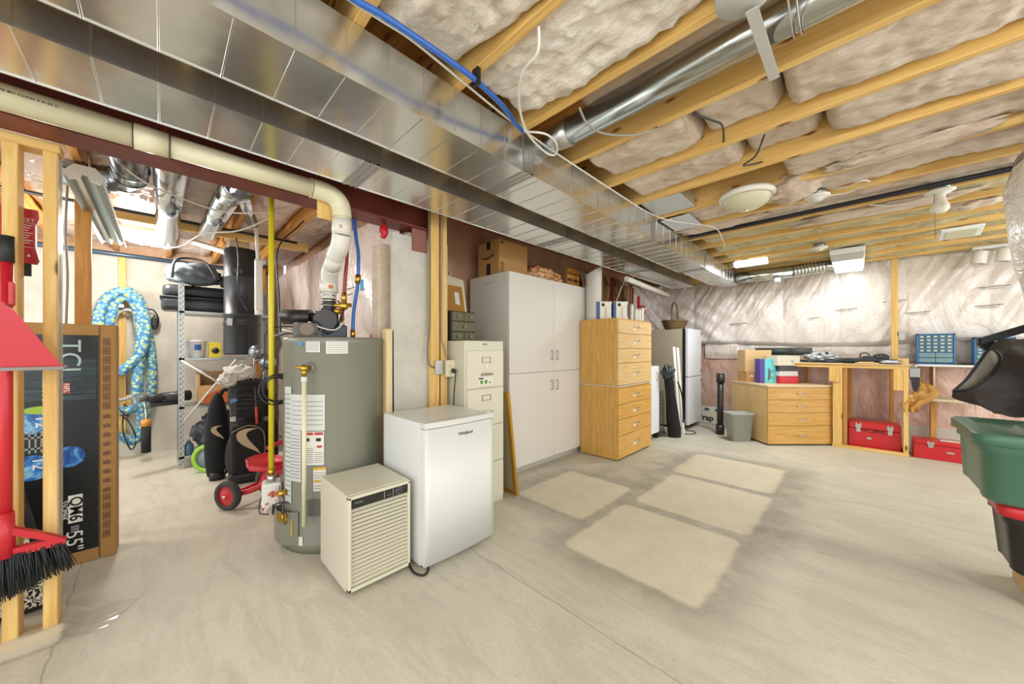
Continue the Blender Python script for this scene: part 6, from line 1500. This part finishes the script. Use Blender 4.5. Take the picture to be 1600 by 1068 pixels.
# red tool chests
def toolchest(label, x0, x1, y0, y1, h, text=None, nl=2):
    t = thing('red_tool_chest', label, 'toolbox', ((x0 + x1) / 2, (y0 + y1) / 2, 0))
    box('body', REDM, t, x0, x1, y0, y1, .042 if y0 < 6.2 and x0 < .3 else 0, h * .74, .006); box('lid', REDM, t, x0, x1, y0, y1, h * .745, h, .012)
    xs = [x0 + .09, x1 - .09][:nl] if nl == 2 else [x0 + .13]
    for x in xs:
        bm = bm_new(); tbox(bm, x - .028, x + .028, y0 - .008, y0, h * .78, h * .92, .003); tbox(bm, x - .02, x + .02, y0 - .012, y0, h * .62, h * .80, .003); tbox(bm, x - .026, x - .01, y0 - .012, y0, h * .88, h * .97, .002); tbox(bm, x + .01, x + .026, y0 - .012, y0, h * .88, h * .97, .002); mesh_obj('latch', bm, CHROME, t)
    return t
a = toolchest('wide red metal tool chest with handwritten WORK inside the workbench frame', -.09, .365, 6.23, 6.52, .34)
textm('lettering', 'WORK', .062, (.12, 6.226, .235), (1, 0, 0), (0, 0, 1), mat('dark_print', '#101214'), a, .001, sx=1.3)
box('emblem', CHROME, a, .075, .115, 6.224, 6.23, .13, .16, .002)
b_ = toolchest('low red metal toolbox on the floor right of the workbench', .455, .85, 6.18, 6.42, .215, None, 1)
box('emblem', CHROME, b_, .70, .755, 6.175, 6.18, .09, .11); box('paper_slip', PAPER, b_, .66, .80, 6.22, 6.30, .216, .222)
# blue organizers
def organizer(label, x0, x1, z0, z1, y0=6.46, y1=6.62, rows=5, full=True):
    t = thing('parts_organizer', label, 'drawer organizer', ((x0 + x1) / 2, (y0 + y1) / 2, z0))
    BO = mat('organizer_blue', '#2f6fae', .4)
    box('back', BO, t, x0, x1, y1 - .005, y1, z0, z1)
    for x in (x0, x1 - .012): box('side', BO, t, x, x + .012, y0, y1, z0, z1)
    box('top', BO, t, x0, x1, y0, y1, z1 - .012, z1); box('bottom', BO, t, x0, x1, y0, y1, z0, z0 + .012)
    CL = mat('clear_drawer', '#56757a', .2); zz = z1 - .016; hh = (z1 - z0 - .03)
    for r in range(rows):
        nc = 5; h = hh * .62 / rows; z_1 = zz - r * h
        for q in range(nc):
            xa = x0 + .014 + q * (x1 - x0 - .028) / nc; xb = xa + (x1 - x0 - .028) / nc - .004
            d = box('drawer', CL, t, xa, xb, y0 - .004, y1 - .01, z_1 - h + .008, z_1, .001); box('label', PAPER, d, xa + .012, xb - .012, y0 - .0055, y0 - .004, z_1 - h * .62, z_1 - h * .35)
        box('divider', BO, t, x0 + .012, x1 - .012, y0, y0 + .01, z_1 - h, z_1 - h + .006)
    for r in range(2):
        h = hh * .36 / 2; z_1 = zz - hh * .63 - r * h
        for q in range(2):
            xa = x0 + .014 + q * (x1 - x0 - .028) / 2; xb = xa + (x1 - x0 - .028) / 2 - .004
            box('wide_drawer', mat('clear_wide', '#6f8f96', .2), t, xa, xb, y0 - .004, y1 - .01, z_1 - h + .006, z_1, .001)
    return t
organizer('blue small-parts organizer with clear drawers on the white shelf', .505, .795, 1.075, 1.44)
organizer('second blue organizer partly hidden behind the black bags', .93, 1.2, 1.075, 1.385)
# stud, box on back wall
member('wall_stud', pine('z'), (.295, .355, 6.50, 6.54, 1.08, ZJ), 'pale stud rising from the workbench to the joists in front of the back wall', 'stud')
t = thing('switch_box', 'small grey electrical box beside the stud above the workbench', 'electrical box', (.40, 6.5, 1.37))
box('box_body', mat('box_grey2', '#a9aaa4', .4, .5), t, .357, .41, 6.50, 6.55, 1.37, 1.47, .003); tube('cable', WC, t, [(.38, 6.52, 1.47), (.39, 6.52, 1.55), (.37, 6.53, 1.62), (.362, 6.53, 1.75)], .004)
# bench clutter
t = thing('vacuum_sealed_bag', 'crinkled silvery bag with black marks on the left of the workbench', 'bag', (-.36, 6.35, 1.08))
bm = bm_new(); tblob(bm, (-.36, 6.38, 1.155), (.17, .12, .075), .35, 2.6, 41, 4, .95); mesh_obj('bag_body', bm, mat('silver_film', '#b9bbc0', .18, .3, bump=1, bscale=14), t)
bm = bm_new(); tblob(bm, (-.36, 6.27, 1.19), (.03, .01, .012), .3, 3, 1, 2); tblob(bm, (-.30, 6.28, 1.20), (.018, .01, .02), .3, 3, 2, 2); mesh_obj('dark_marks', bm, INK, t)
t = thing('blow_mould_case', 'dark open plastic bag flattened along the workbench top', 'bag', (-.05, 6.35, 1.08))
bm = bm_new(); tblob(bm, (-.02, 6.38, 1.11), (.36, .16, .035), .4, 3, 44, 4, .9); tblob(bm, (-.35, 6.28, 1.095), (.22, .10, .018), .4, 3, 47, 4, .9); mesh_obj('bag_body', bm, mat('bag_grey', '#3d4246', .3, bump=.8, bscale=18), t)
t = thing('hand_tool_pile', 'black and grey power sander with a loop handle on the workbench', 'power tool', (.15, 6.3, 1.08))
bm = bm_new(); tblob(bm, (.20, 6.33, 1.145), (.07, .06, .055), .2, 2, 3, 4, .95); tblob(bm, (.11, 6.33, 1.13), (.10, .06, .04), .3, 2.5, 5, 4, .95); mesh_obj('body', bm, mat('tool_dark', '#2c3134'), t)
tube('loop_handle', GREYL, t, [(.02, 6.33, 1.14), (.02, 6.32, 1.19), (.06, 6.32, 1.21), (.10, 6.32, 1.18), (.09, 6.33, 1.14)], .007)
bm = bm_new(); tbox(bm, -.03, .18, 6.16, 6.26, 1.078, 1.09, .002); tbox(bm, .0, .14, 6.17, 6.25, 1.09, 1.10, .002); tag(mesh_obj('scrap_board', bm, oakl('x')), 'small stack of thin wood offcuts at the front of the workbench', 'wood')
bm = bm_new(); tblob(bm, (.27, 6.24, 1.10), (.075, .06, .022), .3, 2.5, 51, 4, .9); tag(mesh_obj('folded_cloth', bm, mat('cloth_white', '#cfd3d8', .8, bump=.5)), 'small folded white cloth on the workbench', 'cloth')
bm = bm_new(); tbox(bm, .22, .36, 6.13, 6.20, 1.076, 1.085, .003); tag(mesh_obj('black_tray', bm, BLACK), 'thin black tray in front of the folded white cloth', 'tray')
bm = bm_new(); tbox(bm, .335, .43, 6.3, 6.38, 1.076, 1.145, .002); tag(mesh_obj('wood_block', bm, oakl('x')), 'small pine block at the right end of the workbench', 'wood block')
t = thing('pliers', 'dark hand tools lying on the white shelf right of the blue organizer', 'hand tools', (.87, 6.5, 1.076))
tube('jaws', mat('tool_dark', '#2c3134'), t, [(.81, 6.46, 1.085), (.86, 6.47, 1.10), (.91, 6.48, 1.095), (.97, 6.47, 1.085)], .008); tube('grip', mat('tool_dark', '#2c3134'), t, [(.83, 6.50, 1.085), (.90, 6.52, 1.085), (.98, 6.50, 1.09)], .009)
# hanging drill and glove
t = thing('heat_gun', 'grey and black tool hanging on the right post of the workbench', 'power tool', (.46, 6.16, .78))
box('upper_body', mat('tool_silver', '#9da0a0', .35, .4), t, .42, .50, 6.12, 6.17, .93, 1.04, .008); bm = bm_new(); tprism(bm, [(.425, .93), (.50, .93), (.495, .82), (.475, .765), (.45, .78), (.44, .84)], .05, (0, 6.17, 0), (1, 0, 0), (0, 0, 1)); mesh_obj('holster', bm, BLACK, t)
bm = bm_new(); tbox(bm, .43, .44, 6.115, 6.12, .88, .89); tbox(bm, .455, .465, 6.115, 6.12, .885, .895); tbox(bm, .418, .48, 6.13, 6.16, 1.04, 1.08, .01); mesh_obj('rivets', bm, CHROME, t)
bm = bm_new()
def pouch(u, v, d=0):
    z = .88 - .36 * v; wdt = .035 + .05 * sin(pi * min(1, v * 1.1)) + .025 * v; xc_ = .49 + .06 * sin(v * 5.2)
    return Vector((xc_ + wdt * (2 * u - 1) + .02 * noise.noise(Vector((v * 6, u * 2, 3))), 6.13 + d + .028 * sin(u * 11 + v * 5) * (.3 + v) + .02 * noise.noise(Vector((u * 5, v * 8, 7))), z + .03 * abs(noise.noise(Vector((u * 4, v * 5, 2))))))
ga = tgrid(bm, lambda u, v: pouch(u, v), 18, 26); gb = tgrid(bm, lambda u, v: pouch(u, v, .035), 18, 26)
for A_, B_ in ((ga[0], gb[0]), (ga[-1], gb[-1]), ([r[0] for r in ga], [r[0] for r in gb]), ([r[-1] for r in ga], [r[-1] for r in gb])):
    for k in range(len(A_) - 1): bm.faces.new((A_[k], A_[k + 1], B_[k + 1], B_[k]))
tag(mesh_obj('leather_apron', bm, mat('tan_leather', '#b98a44', .6, bump=.3, bscale=14)), 'crumpled tan leather pouch hanging below the tool on the workbench post', 'pouch')
bm = bm_new(); tbox(bm, .418, .455, 6.13, 6.20, .655, .73, .003); tag(mesh_obj('wood_block', bm, pine('z')), 'short pine cleat on the outside of the right workbench post', 'wood block')

# ================================================================== TOTES + BAGS
def tote(name, label, x0, x1, y0, y1, z0, z1, tp, m, lidm=None, rim=.035):
    t = thing(name, label, 'storage tote', ((x0 + x1) / 2, (y0 + y1) / 2, z0))
    bm = bm_new(); cx_, cy_ = (x0 + x1) / 2, (y0 + y1) / 2; N = 56
    def ring(k, z, e=.22):
        out = []
        for i in range(N):
            a = 2 * pi * (i + .5) / N; ca, sa = cos(a), sin(a)
            px = (abs(ca) ** e) * (1 if ca >= 0 else -1); py = (abs(sa) ** e) * (1 if sa >= 0 else -1)
            # vertical flutes pressed in the sides
            fl = 1 - .03 * (1 if (abs(py) > .98 and .25 < abs(px) < .5) or (abs(px) > .98 and .3 < abs(py) < .55) else 0)
            out.append(Vector((cx_ + px * ((x1 - x0) / 2 - k) * fl, cy_ + py * ((y1 - y0) / 2 - k) * fl, z)))
        return out
    H = z1 - z0
    rings = [ring(tp + rim + .02, z0), ring(tp + rim, z0 + .02), ring(rim + .012, z1 - H * .28), ring(rim, z1 - H * .26), ring(rim, z1 - .055)]
    V = [[bm.verts.new(q) for q in r] for r in rings]
    for a in range(len(V) - 1):
        for i in range(N): f = bm.faces.new((V[a][i], V[a][(i + 1) % N], V[a + 1][(i + 1) % N], V[a + 1][i])); f.smooth = True
    bm.faces.new(V[0][::-1]); mesh_obj('tub', bm, m, t)
    bm = bm_new(); rings = [ring(rim, z1 - .06), ring(0, z1 - .052), ring(0, z1 - .008), ring(.008, z1), ring(.055, z1 + .004), ring(.07, z1 - .018), ring(.19, z1 - .018), ring(.20, z1 + .002)]
    V = [[bm.verts.new(q) for q in r] for r in rings]
    for a in range(len(V) - 1):
        for i in range(N): f = bm.faces.new((V[a][i], V[a][(i + 1) % N], V[a + 1][(i + 1) % N], V[a + 1][i])); f.smooth = True
    bm.faces.new(V[-1]); mesh_obj('lid', bm, lidm or m, t)
    return t
tote('black_tote', 'black storage tote with a red lid under the green one', .485, 1.02, 2.88, 3.27, .15, .492, .03, mat('tote_black', '#231e1c', .38), RED, .018)
box('carton_body', CARDL, None, .60, 1.10, 2.93, 3.30, 0, .149, .004); tag(bpy.data.objects['carton_body.003'] if False else [o for o in bpy.data.objects if o.name.startswith('carton_body') and o.parent is None][0], 'flat tan carton under the black storage tote', 'box')
[o for o in bpy.data.objects if o.name.startswith('carton_body') and o.parent is None][0].name = 'tan_carton'
tote('green_tote', 'green storage tote stacked on the black tote at the right edge', .40, 1.02, 2.82, 3.50, .495, .84, .022, mat('tote_green', '#47705a', .38, bump=.05, bscale=200), None, .02)
t = thing('teal_bin', 'teal plastic bin under the black bags at the right edge', 'bin', (.95, 3.3, .84))
bm = bm_new(); tbox(bm, .72, 1.05, 2.90, 3.2, .846, 0.93, .03, 3); mesh_obj('bin_body', bm, mat('teal_plastic', '#4f7f78', .4), t)
# black shopping bags
t = thing('folding_bag', 'black mesh shopping bag tipped over on the green tote, mouth to the left', 'bag', (.55, 3.3, .86))
BB = mat('bag_fabric', '#2e2723', .62, bump=.9, bscale=30)
mouth = [Vector(p_) for p_ in ((0.389, 3.233, 1.009), (0.44, 3.255, 1.081), (0.487, 3.274, 1.181), (0.523, 3.295, 1.25), (0.55, 3.295, 1.236), (0.557, 3.273, 1.19), (0.512, 3.228, 1.101), (0.443, 3.203, 1.031))]
back = [Vector(p_) for p_ in ((0.466, 3.281, 0.949), (0.654, 3.58, 1.037), (0.724, 3.60, 1.274), (0.721, 3.56, 1.319), (0.83, 3.50, 1.29), (0.794, 3.325, 1.072), (0.692, 3.196, 0.885), (0.527, 3.131, 0.914))]
def bagskin(u, v):
    k = u * 8; i = int(k) % 8; f = k - int(k); A_ = mouth[i].lerp(mouth[(i + 1) % 8], f); B_ = back[i].lerp(back[(i + 1) % 8], f)
    p_ = A_.lerp(B_, v); n0 = .03 * sin(pi * v); cmid = Vector((.64, 3.35, 1.1)); d = (p_ - cmid).normalized()
    return p_ + d * (n0 + (.022 * noise.noise(p_ * 9) + .014 * abs(noise.noise(p_ * 23))) * min(1, v * 6))
bm = bm_new(); tgrid(bm, bagskin, 64, 16); mesh_obj('bag_body', bm, BB, t)
bm = bm_new(); G0 = [bm.verts.new(back[i]) for i in range(8)]; bm.faces.new(G0); mesh_obj('bag_bottom', bm, BB, t)
tube('mouth_trim', BLACK, t, mouth + [mouth[0]], .007, 8)
bm = bm_new()
def lining(u, v):
    k = u * 8; i = int(k) % 8; f = k - int(k); A_ = mouth[i].lerp(mouth[(i + 1) % 8], f); c_ = Vector((.56, 3.31, 1.12)); p_ = A_.lerp(c_, v)
    return p_ + Vector((0, 0, .02 * noise.noise(p_ * 13)))
tgrid(bm, lining, 64, 10); mesh_obj('lining', bm, mat('grey_lining', '#8f897c', .45, bump=.6, bscale=30), t)
t = thing('black_bag', 'black crumpled bag piled at the far right on the totes', 'bag', (.9, 3.1, .86))
bm = bm_new(); tblob(bm, (.92, 3.06, 1.12), (.19, .24, .22), .3, 2.4, 71, 5, .95); mesh_obj('bag_body', bm, mat('bag_black2', '#17130f', .5, bump=.9, bscale=18), t)
tube('strap', BLACK, t, [(.75, 3.0, 1.00), (.73, 2.92, 1.12), (.80, 2.85, 1.22), (.92, 2.82, 1.22)], .009); bm = bm_new(); tblob(bm, (.735, 2.91, 1.13), (.008, .008, .008), 0, 1, 1, 2); tblob(bm, (.74, 2.9, 1.08), (.008, .008, .008), 0, 1, 1, 2); mesh_obj('rivet', bm, CHROME, t)
t = thing('black_bar', 'flat black bar sloping up to the right over the bags', 'bar', (.8, 3.4, 1.3))
bm = bm_new()
A_, B_ = Vector((0.511, 3.43, 1.30)), Vector((0.80, 3.46, 1.43)); dd = (B_ - A_).normalized(); up = Vector((0, 0, 1))
for (p_, q_) in ((A_, B_),):
    tprism(bm, [(0, -.02), ((B_ - A_).length, -.025), ((B_ - A_).length, .025), (0, .02)], .03, A_, dd, (0, 0, 1))
tprism(bm, [(0, 0), (.05, -.02), (.11, -.14), (.08, -.16), (.0, -.04)], .03, A_ + Vector((-.01, .02, .02)), dd, (0, 0, 1))
mesh_obj('bar_body', bm, BLACK, t)
bm = bm_new(); tbox(bm, .60, .80, 3.66, 3.70, .85, 1.26, .003); tag(mesh_obj('cardboard_piece', bm, CARD), 'brown cardboard piece behind the black bags', 'cardboard')

# hanging plastic-wrapped insulation at the right edge
t = thing('wrapped_insulation', 'white plastic-wrapped insulation bulging down from the joists at the right edge', 'insulation', (.79, 3.04, 1.33))
WX, WY = .835, 3.04
def wrap(u, v):
    a = 2 * pi * u; z = 1.33 + 1.06 * v
    r = .19 + .10 * min(1, max(0, (v - .0) / .35)) - .10 * max(0, (v - .70) / .30) ** 1.6 + .006 * sin(v * 13)
    r *= 1 + .05 * noise.noise(Vector((cos(a) * 2, sin(a) * 2, z * 3))) + .03 * noise.noise(Vector((cos(a) * 6, sin(a) * 6, z * 9)))
    return Vector((WX + r * cos(a), WY + r * sin(a) * 1.0, z))
bm = bm_new(); tgrid(bm, wrap, 80, 60); mesh_obj('wrap', bm, m_poly('poly_wrap', ['#dcd6c8', '#e6e1d5', '#efebe1'], .18, (1, 1, 1), 3, .8), t)
bm = bm_new()
def band(u, v):
    a = radians(150 + 130 * u); z = 2.17 + .05 * v + .06 * u; q = wrap(a / (2 * pi), (z - 1.33) / 1.06); d = Vector((q.x - WX, q.y - WY, 0)).normalized(); return q + d * .004
tgrid(bm, band, 40, 3); mesh_obj('grey_band', bm, mat('band_grey', '#8a8176', .4), t)
def rl(bm2, pts):
    P_ = []
    for (a, z) in pts:
        q = wrap(radians(a) / (2 * pi), (z - 1.33) / 1.06); d = Vector((q.x - WX, q.y - WY, 0)).normalized(); P_.append(q + d * .004)
    ttube(bm2, P_, .004, 6, 4)
bm = bm_new()
rl(bm, [(206, 1.84), (206, 1.91)]); rl(bm, [(206, 1.91), (211, 1.92), (212, 1.88), (206, 1.875)]); rl(bm, [(208, 1.875), (213, 1.84)])
rl(bm, [(218, 1.84), (218, 1.92)]); rl(bm, [(218, 1.92), (225, 1.925)]); rl(bm, [(218, 1.88), (224, 1.885)]); rl(bm, [(218, 1.84), (226, 1.84)])
mesh_obj('red_lettering', bm, mat('red_letter', '#c8402e', .5), t)

bpy.context.view_layer.update()
